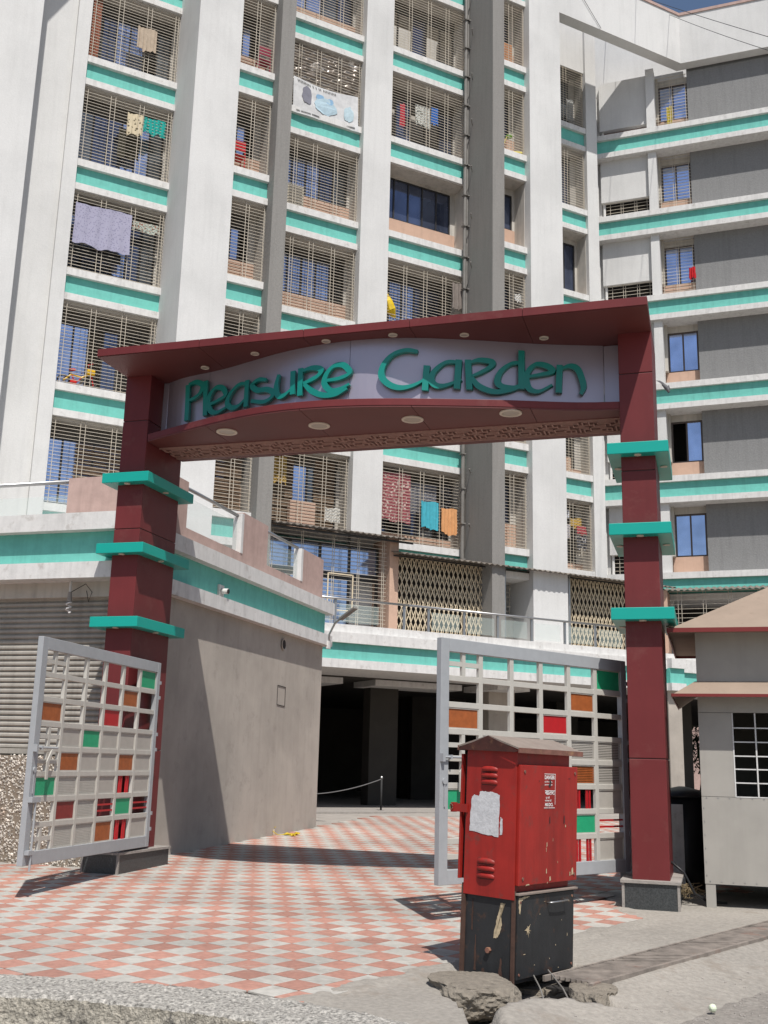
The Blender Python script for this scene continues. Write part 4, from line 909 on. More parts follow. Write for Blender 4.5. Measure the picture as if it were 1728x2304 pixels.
# small bits on the ground
def bit(name, fn, m_, lab, c, g=None):
    b = MB(); fn(b); return tag(b.build(name, m_), lab, c, g)
bit('ball', lambda b: b.lump((2.15,7.29,.055), (.026,.026,.026), 2, .04), mat('pale_green_rind', (.60,.66,.50), .5), 'small pale green ball lying on the road at lower right', 'ball')
b = MB()
for i in range(5200):
    x = random.uniform(.9,5.5); y = random.uniform(4.5,8.9)
    s_, t_ = dside(x, y)
    if s_ < random.choice((.25,.62,.70,.78)): continue
    r_ = random.choice((.003,.004,.005,.007,.010)); b.lump((x,y,max(apz(x,y),rz(x,y))+r_*.2), (r_,r_*.8,r_*.6), 0 if r_ < .007 else 1, .3, 3, i)
b.build('road_gravel', [PLCAP], kind='stuff', recalc=False)
YEL = mat('yellow_plastic', (.50,.36,.02), .6)
yb = MB()
for i in range(7): yb.lump((-1.38+random.uniform(-.09,.09), 18.30+random.uniform(-.1,.1), .345+random.uniform(0,.02)), (.045,.04,.018), 2, .6, 3, i)
tag(yb.build('plastic_bag', YEL), 'crumpled yellow plastic bag on the tiles near the taupe wall', 'bag')
b = MB(); b.box(I, -1.80, -1.66, 18.30, 18.40, .33, .42); tag(b.build('wooden_block', mat('pale_wood', (.55,.47,.33), .8, noise_=.2, nscale=20)), 'small pale block tied with string beside the yellow plastic bag', 'block')
b = MB(); b.tube([(-1.73,18.32,.42),(-1.6,18.2,.345),(-1.5,18.28,.345),(-1.4,18.3,.36)], .006, 5); b.tube([(-1.82,18.32,.46),(-1.73,18.35,.425),(-1.64,18.33,.46)], .005, 5); tag(b.build('string', YEL), 'thin yellow string between the pale block and the yellow bag', 'string')
b = MB(); b.prism([(-3.22,13.0,.245),(-3.0,13.02,.25),(-3.02,13.12,.25),(-3.2,13.1,.25)], (0,0,.012)); tag(b.build('paper_scrap', WHITEP), 'white paper scrap lying under the left gate leaf', 'litter')
# chain and post
po = thing('chain_post', (.10,25.7,.46), 'thin black barrier post holding one end of a sagging chain before the dark garage', 'post')
MB().tube([(.10,25.7,.46),(.10,25.7,1.18)], .022, 10).build('shaft', BLACKP, po, smooth=True); MB().disc((.10,25.7,.46), .08, (0,0,1), .012).build('base', BLACKP, po)
MB().lump((.10,25.7,1.20), (.035,.035,.035), 2, .1).build('cap', METAL, po)
b = MB(); b.tube([(.10-1.9*t, 25.7-.4*t, 1.17-.38*(1-(1-t)**2)) for t in [i/14 for i in range(15)]], .010, 5); tag(b.build('chain', METAL), 'sagging barrier chain running from the black post to the left', 'chain')
# CCTV camera, corner street lamp, hanging bulb
cc = thing('security_camera', G(sU,-3.1,3.84), 'white dome security camera on the turquoise band of the shop side wall', 'camera')
b = MB(); b.box(G, sU+.02, sU+.05, -3.19, -3.02, 3.88, 4.04); b.build('mount', TRIM, cc); MB().tube([G(sU+.03,-3.11,3.95),G(sU+.16,-3.09,3.94)], .042, 12).build('housing', TRIM, cc, smooth=True); MB().disc(G(sU+.16,-3.09,3.94), .036, (G.u[0],G.u[1],0), .012).build('lens', PLAST, cc)
lp = thing('street_lamp', G(sU+.1,-7.65,3.6), 'small grey gooseneck lamp fixed at the far corner of the shop block', 'lamp')
MB().tube([G(sU+.14,-7.62,3.62),G(sU+.16,-7.62,3.85),G(sU+.26,-7.62,4.05),G(sU+.44,-7.55,4.17),G(sU+.5,-7.5,4.19)], .020, 8).build('arm', METAL, lp, smooth=True)
MB().bar(G(sU+.38,-7.58,4.12), G(sU+.74,-7.40,4.31), .10, .05).build('lamp_head', PIPE, lp, bevel=.01); MB().box(G, sU+.12, sU+.17, -7.68, -7.56, 3.58, 3.72).build('bracket', TRIM, lp)
bu = thing('hanging_bulb', G(-6.80,-.3,3.3), 'spiral energy-saving bulb hanging under the white ledge in front of the shutter', 'bulb')
MB().tube([G(-6.80,-.25,3.64),G(-6.80,-.25,3.50)], .018, 8).build('bracket', TRIM, bu); MB().tube([G(-6.80,-.25,3.50),G(-6.80,-.25,3.38)], [.022,.034], 10).build('holder', PLCAP, bu)
MB().tube([G(-6.80+.032*cos(i*.9), -.25+.032*sin(i*.9), 3.37-.009*i) for i in range(16)], .010, 6).build('spiral_tube', WHITEP, bu, smooth=True)
b = MB(); b.tube([G(-6.78,-.25,3.5),G(-6.6,-.27,3.60),G(-6.52,-.3,3.50),G(-6.56,-.3,3.38),G(-6.6,-.3,3.52)], .005, 5); b.build('loose_wire', BLACKP, bu)

# ================================================================ GUARD BOOTH
bo = thing('guard_booth', G(.9,-.6,.2), 'grey panelled guard booth with tan pitched roof and white barred window at the right edge', 'booth')
BB = lambda name, m_, *a, parent=None, **k: MB().box(G, *a).build(name, m_, parent or bo, **k)
bn = -.40
wall_ = MB()
u0, u1, nb_ = .672, 3.1, bn-2.2
BB('front_panel', BOOTH, u0, u1, bn-.03, bn, .42, 1.262); BB('front_panel', BOOTH, u0, 1.0, bn-.03, bn, 1.266, 2.10)
BB('front_panel', BOOTH, u0, u1, bn-.03, bn, 2.104, 2.36); BB('front_panel', BOOTH, u0+.015, u1, bn-.06, bn-.03, 2.30, 3.02)
BB('front_panel', BOOTH, 1.52, u1, bn-.03, bn, 1.266, 2.10)
BB('side_panel', BOOTH, u0, u0+.03, nb_, bn-.031, .42, 3.0); BB('back_panel', BOOTH, u0+.03, u1, nb_, nb_+.03, .42, 3.0); BB('side_panel', BOOTH, u1-.03, u1, nb_, bn-.03, .42, 3.0)
BB('floor_panel', BOOTH, u0+.03, u1, nb_+.03, bn-.03, .42, .47); BB('ceiling_panel', BOOTH, u0+.03, u1-.03, nb_+.03, bn-.06, 2.9, 2.94)
for u_ in (u0+.005, u0+1.2, u1-.11): BB('leg', BOOTH, u_, u_+.095, bn-.08, bn-.005, .17, .42)
for u_ in (u0+.005, u1-.11): BB('leg', BOOTH, u_, u_+.095, nb_, nb_+.08, .17, .42)
b = MB()
for z in [.5+.13*i for i in range(6)]: b.disc(G(u0+.02, bn+.0005, z), .006, (G.n[0],G.n[1],0), .003, 8)
for u_ in [u0+.05+.11*i for i in range(12)]: b.disc(G(u_, bn+.0005, .445), .006, (G.n[0],G.n[1],0), .003, 8); b.disc(G(u_, bn+.0005, 1.252), .006, (G.n[0],G.n[1],0), .003, 8)
b.build('rivet', METAL, bo)
wf = MB(); wf.box(G, 1.0, 1.012, bn-.02, bn+.004, 1.266, 2.10); wf.box(G, 1.508, 1.52, bn-.02, bn+.004, 1.266, 2.10); wf.box(G, 1.0, 1.52, bn-.02, bn+.003, 1.262, 1.272); wf = wf.build('window_frame', TRIM, bo)
for z in (1.405,1.54,1.67,1.81,1.95): BB('window_bar', TRIM, 1.0, 1.52, bn-.016, bn-.004, z-.006, z+.006, parent=wf)
for u_ in (1.225,): BB('window_bar', TRIM, u_-.007, u_+.007, bn-.004, bn+.004, 1.27, 2.10, parent=wf)
# awning strip and roof
b = MB(); b.prism([G(u0-.20,bn+.30,2.245),G(u1+.2,bn+.30,2.245),G(u1+.2,bn+.30,2.255),G(u0-.2,bn+.30,2.255)], (0,0,0.001))
b = MB(); b.v = [G(u0-.02,bn+.005,2.42),G(u1,bn+.005,2.42),G(u1+.25,bn+.26,2.27),G(u0-.24,bn+.26,2.27),G(u0-.24,nb_-.1,2.27),G(u0-.02,nb_,2.42)]
b.v += [(x,y,z-.012) for x,y,z in b.v]; b.f = [(0,1,2,3),(0,3,4,5),(6,9,8,7),(6,11,10,9),(2,1,7,8),(3,2,8,9),(4,3,9,10),(0,5,11,6),(0,6,7,1)]; b.mi=[0]*9
aw = b.build('window_awning', BROOF, bo)
b = MB(); b.bar(G(u0-.25,bn+.265,2.262), G(u1+.25,bn+.265,2.262), .010, .03); b.bar(G(u0-.25,bn+.265,2.262), G(u0-.25,nb_-.1,2.262), .010, .03); b.build('awning_edge', TRIMR, aw)
ap_ = 3.62; rc = G((u0+u1)/2, (bn+nb_)/2, ap_+.12)
e0, e1, f0, f1 = u0-.27, u1+.27, bn+.27, nb_-.27
b = MB(); b.v = [G(e0,f0,2.93),G(e1,f0,2.93),G(e1,f1,2.93),G(e0,f1,2.93),rc]; b.f = [(0,1,4),(1,2,4),(2,3,4),(3,0,4),(3,2,1,0)]; b.mi=[0]*5
rfb = b.build('hip_roof', BROOF, bo)
b = MB()
for p, q in (((e0,f0),(e1,f0)),((e1,f0),(e1,f1)),((e0,f1),(e1,f1)),((e0,f0),(e0,f1))): b.bar(G(p[0],p[1],2.925), G(q[0],q[1],2.925), .014, .045)
b.build('eave_trim', TRIMR, rfb)
ch = thing('office_chair', G(1.75,-1.3,.47), 'dark chair back seen through the barred booth window', 'chair')
BB('backrest', PLAST, 1.40, 1.9, -1.55, -1.47, 1.0, 1.62, parent=ch, bevel=.04); BB('seat', PLAST, 1.38, 1.92, -1.5, -1.05, .9, 1.0, parent=ch, bevel=.03)
for a_, c_ in ((1.41,-1.48),(1.87,-1.48),(1.41,-1.1),(1.87,-1.1)): BB('leg', PLAST, a_, a_+.03, c_, c_+.03, .47, .9, parent=ch)
# waste bin and loose wire by the pillar
bn_ = thing('waste_bin', (3.42,12.6,.22), 'tall black plastic bin with domed lid between the right pillar and the guard booth', 'bin')
b = MB(); n_ = 20
b.tube([(3.45,12.55,.22),(3.45,12.55,.5),(3.45,12.55,1.22)], [.23,.25,.28], 20); b.build('body', PLAST, bn_, smooth=True)
b = MB(); b.tube([(3.45,12.55,1.22),(3.45,12.55,1.25),(3.45,12.55,1.30),(3.45,12.55,1.34)], [.31,.31,.22,.03], 20); b.build('lid', PLAST, bn_, smooth=True)
b = MB(); b.tube([(2.98,11.35,.62),(3.1,11.3,.52),(3.2,11.3,.32),(3.35,11.35,.24),(3.55,11.4,.225)], .014, 6)
tag(b.build('black_hose', PLAST, smooth=True), 'black hose looping down behind the right pillar plinth', 'hose')
b = MB()
for i in range(14): 
    q = [(3.22+random.uniform(-.16,.16), 11.42+random.uniform(-.1,.25), .23+random.uniform(0,.16)) for _ in range(5)]; b.tube(q, .003, 4)
tag(b.build('wire_tangle', mat('straw_wire', (.25,.19,.11), .8)), 'tangle of thin wire on the ground between plinth and booth', 'wire')
# pale board leaning behind the right pillar
MB_ = MB().box(G, .30, .46, -1.35, -1.31, .22, 1.15); tag(MB_.build('white_board', TRIM), 'narrow white board standing behind the right gateway pillar', 'board')
b = MB(); b.box(G, -.25, .32, -1.22, -1.17, 1.14, 1.19); b.box(G, -.22, .3, -1.215, -1.19, .3, 1.14); tag(b.build('counter', PLCAP), 'low grey counter panel visible between gate hinge and right pillar', 'counter')
# ================================================================ tree and pink wall behind the garage gap
tr = thing('tree', F(33.6,-17.5,.3), 'leafy tree seen through the gap in the garage left of the guard booth', 'tree')
tc = (15.2,52.0,0)
MB().tube([(tc[0],tc[1],.3),(tc[0]+.1,tc[1],1.6),(tc[0]-.1,tc[1],3.2)], [.12,.09,.05], 8).build('trunk', BARK, tr)
b = MB(); rnd = []
for i in range(2600):
    d = Vector((random.gauss(0,1),random.gauss(0,1),random.gauss(0,1))).normalized()*random.random()**.4
    c = Vector((tc[0]+d.x*1.9, tc[1]+d.y*1.9, 2.9+d.z*1.5)); s_ = random.uniform(.06,.13); a1 = Vector((random.gauss(0,1),random.gauss(0,1),random.gauss(0,.6))).normalized(); a2 = a1.cross(Vector((0,0,1))).normalized()
    k = len(b.v); b.v += [tuple(c-a1*s_), tuple(c+a2*s_*.5), tuple(c+a1*s_), tuple(c-a2*s_*.5)]; b.f.append((k,k+1,k+2,k+3)); b.mi.append(0); rnd.append(random.random())
b.build('crown', LEAF, tr, recalc=False, attr=rnd, kind='stuff')
tag(MB().box(F, 26, 44, -24, -23.7, 0, 5).build('boundary_wall', PINK), 'pink boundary wall beyond the tree behind the garage', 'wall')

# ================================================================ HOUSEHOLD THINGS ON THE BALCONIES
def cmat(name, c, c2=None, sc_=14, kind='noise'):
    m = mat(name, c, .95, noise_=.15, nscale=9)
    if c2:
        t = m.node_tree; bs = t.nodes['Principled BSDF']; geo = t.nodes.new('ShaderNodeNewGeometry'); v = t.nodes.new('ShaderNodeTexVoronoi'); v.inputs['Scale'].default_value = sc_; t.links.new(geo.outputs['Position'], v.inputs['Vector'])
        r = t.nodes.new('ShaderNodeMapRange'); r.inputs[1].default_value = .28; r.inputs[2].default_value = .38; t.links.new(v.outputs['Distance'], r.inputs[0])
        x = t.nodes.new('ShaderNodeMix'); x.data_type = 'RGBA'; x.inputs[6].default_value = (*c2,1); x.inputs[7].default_value = (*c,1); t.links.new(r.outputs[0], x.inputs[0]); t.links.new(x.outputs[2], bs.inputs['Base Color'])
    return m
def cloth(f, u0, u1, z0, z1, n, m_, lab, cat_='laundry', name='laundry', seed=0, folds=5, amp=.03, rag=.05):
    b = MB(); NX, NZ = 18, 12
    for side_ in (0, .008):
        for j in range(NZ+1):
            for i in range(NX+1):
                s_, t = i/NX, j/NZ; u_ = u0+(u1-u0)*s_+.03*(t)*noise.noise(Vector((s_*3,seed,t*2)))
                zb = z0+rag*noise.noise(Vector((s_*4+seed*3.1,seed,0)))*2; z = z1+(zb-z1)*t-.03*sin(pi*s_*2)*(1-t)*.6
                nn = n+amp*(sin(s_*folds*2*pi+seed)+.5*sin(s_*folds*5+seed*2+t*2))*(.35+.65*t)+side_+.01*noise.noise(Vector((s_*9,t*9,seed)))
                b.v.append(f(u_, nn, z))
    L_ = (NX+1)*(NZ+1)
    for j in range(NZ):
        for i in range(NX):
            a_ = j*(NX+1)+i; b.f.append((a_,a_+1,a_+NX+2,a_+NX+1)); b.f.append((L_+a_,L_+a_+NX+1,L_+a_+NX+2,L_+a_+1)); b.mi += [0,0]
    return tag(b.build(name, m_, smooth=True, recalc=False), lab, cat_, 'washing hung on the balconies')
C = lambda *a: a
cl = [
 (F,1.24,1.76,19.98,20.66,.06,cmat('taupe_towel',(.42,.34,.26)),'beige towel folded over the grille of the topmost left balcony'),
 (F,.03,.30,19.33,21.4,-.18,cmat('brown_red_drape',(.30,.10,.06),(.20,.13,.08),9),'brown patterned curtain at the left side of the topmost left balcony'),
 (F,1.18,1.60,17.42,18.06,.0,cmat('cream_floral',(.55,.47,.33),(.12,.10,.06),12),'cream garment with dark pattern on the second left balcony from the top'),
 (F,1.62,2.22,17.62,18.08,-.02,cmat('teal_print',(.01,.30,.26),(.02,.12,.11),16),'teal printed cloth on the second left balcony from the top'),
 (F,1.05,1.62,16.9,17.75,-.3,cmat('olive_shirt',(.05,.045,.03)),'dark olive garment hanging behind the cream one'),
 (F,.08,1.51,14.02,15.12,.05,cmat('lavender_sheet',(.33,.32,.42),(.23,.22,.31),20),'big lavender patterned bedsheet spread on a left balcony'),
 (F,.03,1.35,13.74,14.05,-.12,cmat('black_wrap',(.02,.02,.022)),'black cloth showing below the lavender bedsheet'),
 (F,1.58,2.30,14.82,15.08,-.1,cmat('pastel_frill',(.40,.45,.40),(.30,.12,.08),14),'short pastel frilled cloth beside the lavender bedsheet'),
 (F,9.02,9.20,19.97,20.70,.5,cmat('pink_red_cloth',(.55,.05,.08)),'narrow pink-red cloth on the drying line of the centre balcony'),
 (F,9.58,10.09,20.25,20.90,.45,cmat('white_black_print',(.55,.56,.52),(.05,.06,.05),14),'white and black printed cloth on the centre balcony line'),
 (F,10.12,10.36,20.38,20.94,.5,cmat('bright_blue_cloth',(.03,.15,.50)),'bright blue cloth on the centre balcony line'),
 (F,10.72,11.10,14.39,15.20,.84,cmat('grey_brown_towel',(.20,.17,.15)),'grey-brown towel hung over a grille just above the gateway roof'),
 (F,8.70,9.56,7.92,9.26,.62,cmat('maroon_floral',(.30,.09,.10),(.55,.42,.38),11),'maroon floral cloth on the lowest centre balcony under the gateway beam'),
 (F,9.58,9.95,8.25,9.10,.5,cmat('grey_knit',(.16,.16,.18)),'grey cloth next to the maroon floral one'),
 (F,9.98,10.52,8.50,9.12,.45,cmat('charcoal_lace',(.13,.135,.16),(.22,.22,.25),12),'charcoal lace cloth behind the turquoise towel'),
 (F,9.80,10.34,7.78,8.53,.83,cmat('turquoise_towel',(.06,.36,.44)),'turquoise striped towel hanging outside the lowest centre grille'),
 (F,10.44,10.94,7.70,8.42,.83,cmat('orange_towel',(.60,.30,.13)),'light orange towel beside the turquoise towel'),
 (F,10.72,11.10,8.50,9.25,.3,cmat('black_print_cloth',(.03,.03,.035),(.30,.30,.32),16),'black printed garment at the right end of the lowest centre balcony'),
 (F,5.58,6.02,8.55,9.28,.3,cmat('ochre_checked',(.45,.30,.08),(.20,.13,.05),14),'ochre checked cloth at the left of the balcony beneath the beam'),
 (F,7.10,7.54,7.66,8.06,.45,cmat('white_tulle',(.55,.54,.50)),'white gauze bundle on the balcony beneath the beam'),
 (F,15.11,15.44,8.92,9.18,.02,cmat('white_blue',(.55,.56,.60),(.04,.05,.15),9),'white and navy shirt at the top of the narrow right balcony'),
 (F,15.50,15.95,8.64,8.95,.0,cmat('mustard',(.48,.31,.07)),'mustard garment in the narrow right balcony'),
 (F,15.10,15.46,8.28,8.70,.06,cmat('pale_grey_tee',(.48,.46,.48)),'pale grey shirt in the narrow right balcony'),
 (F,15.70,16.06,8.48,8.72,.05,cmat('dusty_rose',(.40,.08,.09)),'dusty rose cloth in the narrow right balcony'),
 (F,15.72,16.10,8.03,8.42,.03,cmat('black_check',(.05,.05,.055),(.40,.40,.42),16),'black checked shirt, lowest in the narrow right balcony'),
 (F,15.15,15.62,10.35,10.86,-.05,cmat('salmon_cloth',(.55,.38,.28)),'salmon cloths in the narrow balcony right of the gateway beam'),
 (F,15.70,15.98,22.7,23.5,-.1,cmat('dull_white_shirt',(.40,.40,.38)),'dull white garment in the top narrow right balcony'),
 (F,12.35,12.60,14.69,14.93,1.62,cmat('plain_white',(.62,.62,.60)),'small white cloth in the slim balcony above the gateway roof'),
 (W,2.42,2.60,22.60,23.36,-.55,cmat('yellow_cloth',(.62,.50,.08)),'yellow cloth in the top window of the right wing'),
 (W,2.93,3.13,16.93,17.32,-.40,cmat('scarlet_cloth',(.45,.01,.015)),'scarlet cloth tied to a grille on the right wing'),
 (W,.30,1.15,16.80,17.28,-1.30,cmat('off_white_clothes',(.48,.47,.44)),'row of off-white clothes in the corner balcony of the right wing'),
]
for i, a_ in enumerate(cl): cloth(*a_, seed=i*1.7, folds=3 if abs(a_[2]-a_[1]) < .5 else 5)
# curtains behind the lowest grilles (brown), part of the building
for f, u0, u1, z0, z1, n in ((F,.75,2.3,7.35,9.3,-.55),(F,3.7,4.45,7.35,9.2,1.2),(F,4.98,6.3,7.35,9.4,.1),(F,6.9,7.5,7.35,9.4,.1)):
    b = MB(); k = z0; 
    while k < z1: b.box(f, u0, u1, n-.02, n+.03*abs(sin(k*7)), k, k+.10); k += .13
    b.build('roller_blind', CURT, bld)
# foil sheeting and banner on the third bay
fo = MB(); NX, NZ = 60, 42
FOIL = mat('crinkled_silver_foil', (.30,.26,.23), .34, metal=.5, noise_=.5, nscale=5, stain=(.85,.84,.83), stain_amt=.9, stain_scale=2.5)  # the near-white stain patches here are painted highlights of the crinkles
for j in range(NZ+1):
    for i in range(NX+1):
        u_ = 5.0+2.62*i/NX; z = 19.34+2.08*j/NZ; fo.v.append(F(u_, .60+.035*sin(z*42+3*noise.noise(Vector((u_*3,z*2,0))))+.06*noise.noise(Vector((u_*5,z*5,1))), z))
for j in range(NZ):
    for i in range(NX): a_ = j*(NX+1)+i; fo.f.append((a_,a_+1,a_+NX+2,a_+NX+1)); fo.mi.append(0)
tag(fo.build('foil_sheet', FOIL, smooth=False, recalc=False), 'crinkled brown and silver foil sheet covering a balcony behind its grille', 'foil sheet')
bn0 = MB(); NX, NZ = 30, 14
BAN = cmat('banner_vinyl', (.60,.60,.60))
def bp(s_, t): # corners of banner
    z = (20.43-.34*s_)*(1-t)+(19.20-.28*s_)*t
    return F(5.50+2.02*s_+.03*t, .74+.03*sin(s_*7)*t+.02*noise.noise(Vector((s_*4,t*4,3))), 19.98+ (0) if False else (20.26-.10*sin(pi*s_))*(1-t)+(19.13)*t-.02)
for j in range(NZ+1):
    for i in range(NX+1): bn0.v.append(bp(i/NX, j/NZ))
for j in range(NZ):
    for i in range(NX): a_ = j*(NX+1)+i; bn0.f.append((a_,a_+1,a_+NX+2,a_+NX+1)); bn0.mi.append(0)
ban = tag(bn0.build('banner', BAN, smooth=True, recalc=False), 'faded white vinyl banner with blue picture tied over the foil covered balcony', 'banner')
def patch(s0, s1, t0, t1, m_, n=10, blob=True):
    b = MB(); P = []
    for i in range(24):
        a_ = 2*pi*i/24; r_ = 1+(.25*noise.noise(Vector((cos(a_)*2,sin(a_)*2,s0*9))) if blob else 0)
        P.append(bp((s0+s1)/2+(s1-s0)/2*r_*cos(a_), (t0+t1)/2+(t1-t0)/2*r_*sin(a_)))
    b.prism([(p[0]+F.n[0]*.012, p[1]+F.n[1]*.012, p[2]) for p in P], (F.n[0]*.003, F.n[1]*.003, 0)); b.build('printed_picture', m_, ban)
patch(.13,.28,.14,.66,cmat('print_dark',(.20,.20,.24))); patch(.32,.66,.30,.80,cmat('print_blue',(.42,.55,.62))); patch(.34,.48,.24,.42,cmat('print_blue2',(.25,.42,.60))); patch(.50,.62,.27,.44,cmat('print_blue3',(.25,.42,.60))); patch(.78,.93,.35,.80,cmat('print_pale',(.45,.57,.62)))
b = MB()
for i in range(26):
    for (t0, t1, s_a, s_b) in ((.05,.12,.06,.66),(.90,.95,.05,.40),(.90,.95,.66,.95)):
        s_ = s_a+(s_b-s_a)*i/26; p, q = bp(s_, t0), bp(s_+(s_b-s_a)/26*.55, t1)
        if random.random() < .85: b.bar((p[0]+F.n[0]*.012,p[1]+F.n[1]*.012,p[2]), (q[0]+F.n[0]*.012,q[1]+F.n[1]*.012,q[2]), .014, .006)
b.build('small_print', BLACKP, ban)
# children's bicycle
bk = thing('kids_bicycle', F(.55,-.25,10.31), 'small red and yellow child bicycle standing in a left balcony behind the grille', 'bicycle')
YB, RB = mat('yellow_frame_paint', (.70,.42,.01), .4), mat('red_bike_plastic', (.55,.02,.015), .4)
def Bk(u_, z, n=-.22): return F(.12+u_, n, 10.32+z)
for c in ((.12,.15),(.85,.13)):
    t = MB().tube([Bk(c[0]+.14*cos(x), c[1]+.14*sin(x)) for x in [2*pi*i/20 for i in range(21)]], .020, 6, cap=False).build('tyre', PLAST, bk)
    b = MB()
    for i in range(6): x = pi*i/6; b.tube([Bk(c[0]-.12*cos(x),c[1]-.12*sin(x)), Bk(c[0]+.12*cos(x),c[1]+.12*sin(x))], .004, 4)
    b.build('spokes', METAL, t)
MB().tube([Bk(.12,.15),Bk(.30,.34),Bk(.55,.30),Bk(.75,.42)], .022, 8).build('frame', YB, bk); MB().tube([Bk(.75,.50),Bk(.85,.13)], .018, 8).build('fork', RB, bk); MB().tube([Bk(.30,.34),Bk(.42,.12),Bk(.55,.30)], .018, 8).build('down_tube', RB, bk)
MB().tube([Bk(.74,.50),Bk(.68,.66),Bk(.80,.70)], .014, 8).build('handlebar', RB, bk); MB().lump(Bk(.32,.46), (.10,.06,.035), 2, .1).build('saddle', RB, bk); MB().tube([Bk(.30,.34),Bk(.31,.46)], .012, 6).build('seat_post', METAL, bk)
MB().box(lambda a,b_,c: Bk(a,c,b_), .66,.86,-.30,-.14,.40,.54).build('front_basket', YB, bk, bevel=.02); MB().box(lambda a,b_,c: Bk(a,c,b_), .28,.44,-.26,-.18,.08,.22).build('chain_guard', RB, bk, bevel=.02)
# stools / chairs
def chair(nm, u_, n, z, m_, lab, h=.45, back=True, w_=.34):
    c = thing(nm, F(u_,n,z), lab, 'chair'); q = w_
    MB().box(F, u_, u_+q, n-q, n, z+h, z+h+.03).build('seat', m_, c, bevel=.01)
    for a_, d_ in ((0,0),(q-.03,0),(0,-q+.03),(q-.03,-q+.03)): MB().box(F, u_+a_, u_+a_+.03, n+d_-.03, n+d_, z, z+h).build('leg', m_, c)
    if back: MB().box(F, u_, u_+q, n-.03, n, z+h+.12, z+h+.42).build('backrest', m_, c, bevel=.02); MB().box(F, u_, u_+.03, n-.029, n-.001, z+h+.03, z+h+.12).build('back_post', m_, c); MB().box(F, u_+q-.03, u_+q, n-.029, n-.001, z+h+.03, z+h+.12).build('back_post', m_, c)
chair('plastic_chair', 3.60, 1.58, 16.31, mat('bright_red_plastic', (.50,.015,.02), .4), 'bright red plastic chair in the narrow bay right of the widest white pier')
chair('plastic_chair', 4.15, 1.58, 19.31, mat('maroon_plastic', (.22,.02,.045), .4), 'maroon plastic chair in the narrow bay near the top of the picture')
# outdoor units, umbrella, toys
ac = thing('air_conditioner', F(5.57,.45,16.35), 'beige outdoor air conditioner unit inside the grille of the third bay', 'air conditioner')
MB().box(F, 5.55, 6.05, .15, .55, 16.38, 17.02).build('casing', mat('beige_ac', (.42,.38,.30), .6), ac, bevel=.01)
b = MB(); k = 16.44
while k < 16.98: b.box(F, 5.60, 6.0, .551, .56, k, k+.012); k += .03
b.build('louvres', CREAM, ac)
um = thing('umbrella', F(8.7,.6,13.6), 'folded yellow umbrella at the left of the balcony above the gateway roof', 'umbrella')
MB().tube([F(8.68,.66,14.42),F(8.72,.66,14.2),F(8.80,.66,13.95),F(8.95,.64,13.75)], [.02,.12,.15,.03], 8).build('canopy', mat('yellow_canopy', (.68,.47,.01), .6, noise_=.3, nscale=9), um); MB().tube([F(8.66,.66,14.5),F(9.05,.64,13.6)], .012, 6).build('shaft', METAL, um)
tag(MB().lump(F(12.12,1.7,19.92), (.11,.08,.07), 2, .3, 3, 4).build('soft_toy', mat('lime_toy', (.20,.42,.05), .7)), 'lime green toy behind the grille of the slim bay', 'toy')
b = MB(); b.tube([F(11.85,1.7,19.4),F(12.0,1.72,19.8),F(12.1,1.7,20.0)], .012, 6); b.tube([F(12.15,1.78,19.35),F(12.5,1.8,19.42)], .05, 8); tag(b.build('broom', mat('broom_yellow', (.60,.50,.12), .7)), 'yellow broom lying on the sill of the slim bay', 'broom')
b = MB(); b.box(F, 11.85, 12.33, 1.45, 1.6, 22.35, 23.2); tag(b.build('wooden_shutter', mat('orange_wood', (.45,.20,.09), .7, noise_=.3, nscale=12), bevel=.01), 'orange-brown wooden cupboard in the top of the slim bay', 'cupboard')
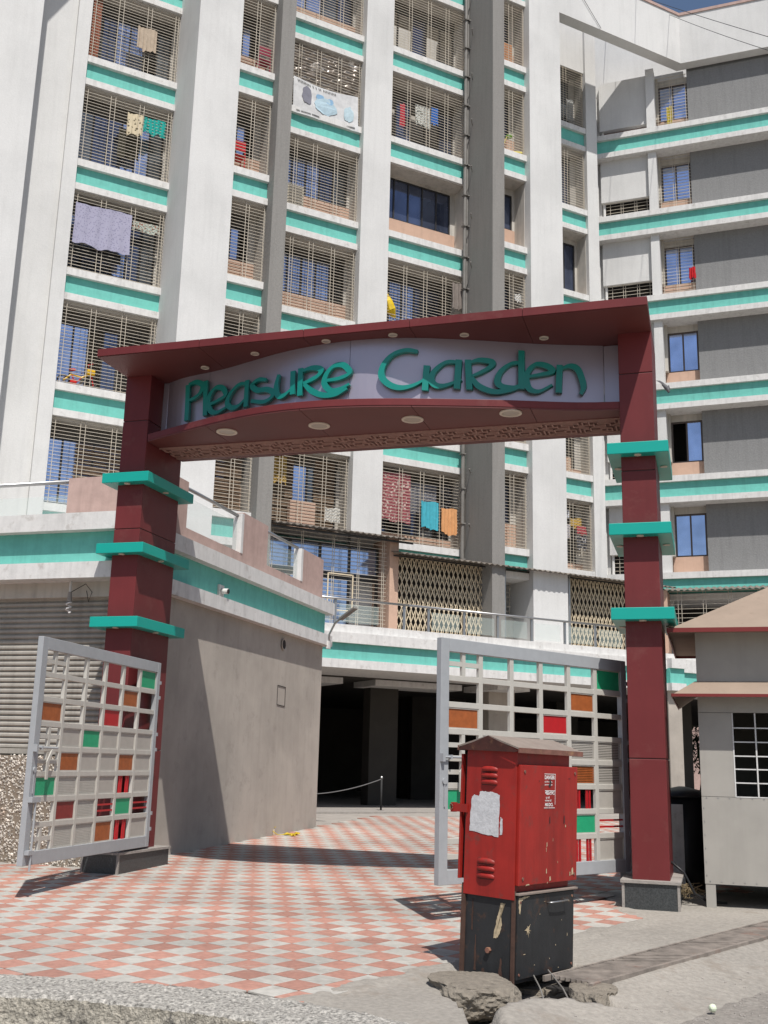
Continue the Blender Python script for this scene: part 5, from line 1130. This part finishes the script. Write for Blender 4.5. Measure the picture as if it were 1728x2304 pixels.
b = MB(); b.box(F, 6.13, 6.85, .2, .4, 7.36, 8.15); b.build('cupboard', PEACH, bevel=.01); tag(bpy.data.objects[-1] if False else [o for o in bpy.data.objects if o.name=='cupboard'][0], 'peach coloured cupboard on the balcony beneath the beam', 'cupboard')
# cables across the cornice, and the pigeon
b = MB()
for p, q, sg in (((7.6,16.0,18.6),(13.0,22.0,17.0),.25),((7.4,16.0,18.7),(13.2,22.0,16.6),.2)):
    b.tube([tuple(Vector(p).lerp(Vector(q), t)-Vector((0,0,sg*4*t*(1-t)))) for t in [i/12 for i in range(13)]], .006, 5)
pg = thing('pigeon', G(.42,-2,6.27), 'grey pigeon flying just right of the gateway pillar top', 'bird')
Pg = lambda u_, z, n=-2: G(u_, n, z)
PGM = mat('pigeon_grey', (.16,.155,.16), .8, noise_=.4, nscale=30)
MB().tube([Pg(.38,6.285),Pg(.405,6.275),Pg(.435,6.24),Pg(.455,6.20),Pg(.465,6.175)], [.006,.022,.030,.022,.008], 10).build('body', PGM, pg, smooth=True)
MB().lump(Pg(.462,6.182), (.017,.017,.017), 2, .05).build('head', PGM, pg, smooth=True)
b = MB(); b.prism([Pg(.43,6.27),Pg(.41,6.30),Pg(.36,6.335),Pg(.315,6.34),Pg(.35,6.315),Pg(.39,6.28),Pg(.415,6.245)], tuple(Vector(G(0,.008,0))-Vector(G(0,0,0)))); b.build('wing', PGM, pg)
b = MB(); b.prism([Pg(.44,6.25),Pg(.47,6.27),Pg(.48,6.24,-2.1),Pg(.46,6.21)], tuple(Vector(G(0,-.10,.03))-Vector(G(0,0,0)))); b.build('wing', PGM, pg)
# overhead cables (placed between the road side and the roof)
wv = MB()
for A_, B_ in (((7.75, 33.1, 28.85),(8.65, 20.23, 16.87)),((9.22, 31.69, 26.67),(8.63, 20.24, 16.53))):
    wv.tube([tuple(Vector(A_).lerp(Vector(B_), t)-Vector((0,0,.25*t*(1-t)))) for t in [i/12 for i in range(13)]], .008, 5)
wv.tube([F(13.9,2.3,27.2), F(14.4,2.14,25.8), F(15.4,2.13,24.62)], .008, 5)
tag(wv.build('overhead_cable', BLACKP), 'thin cables running down from the roof corner across the cornice', 'cable')
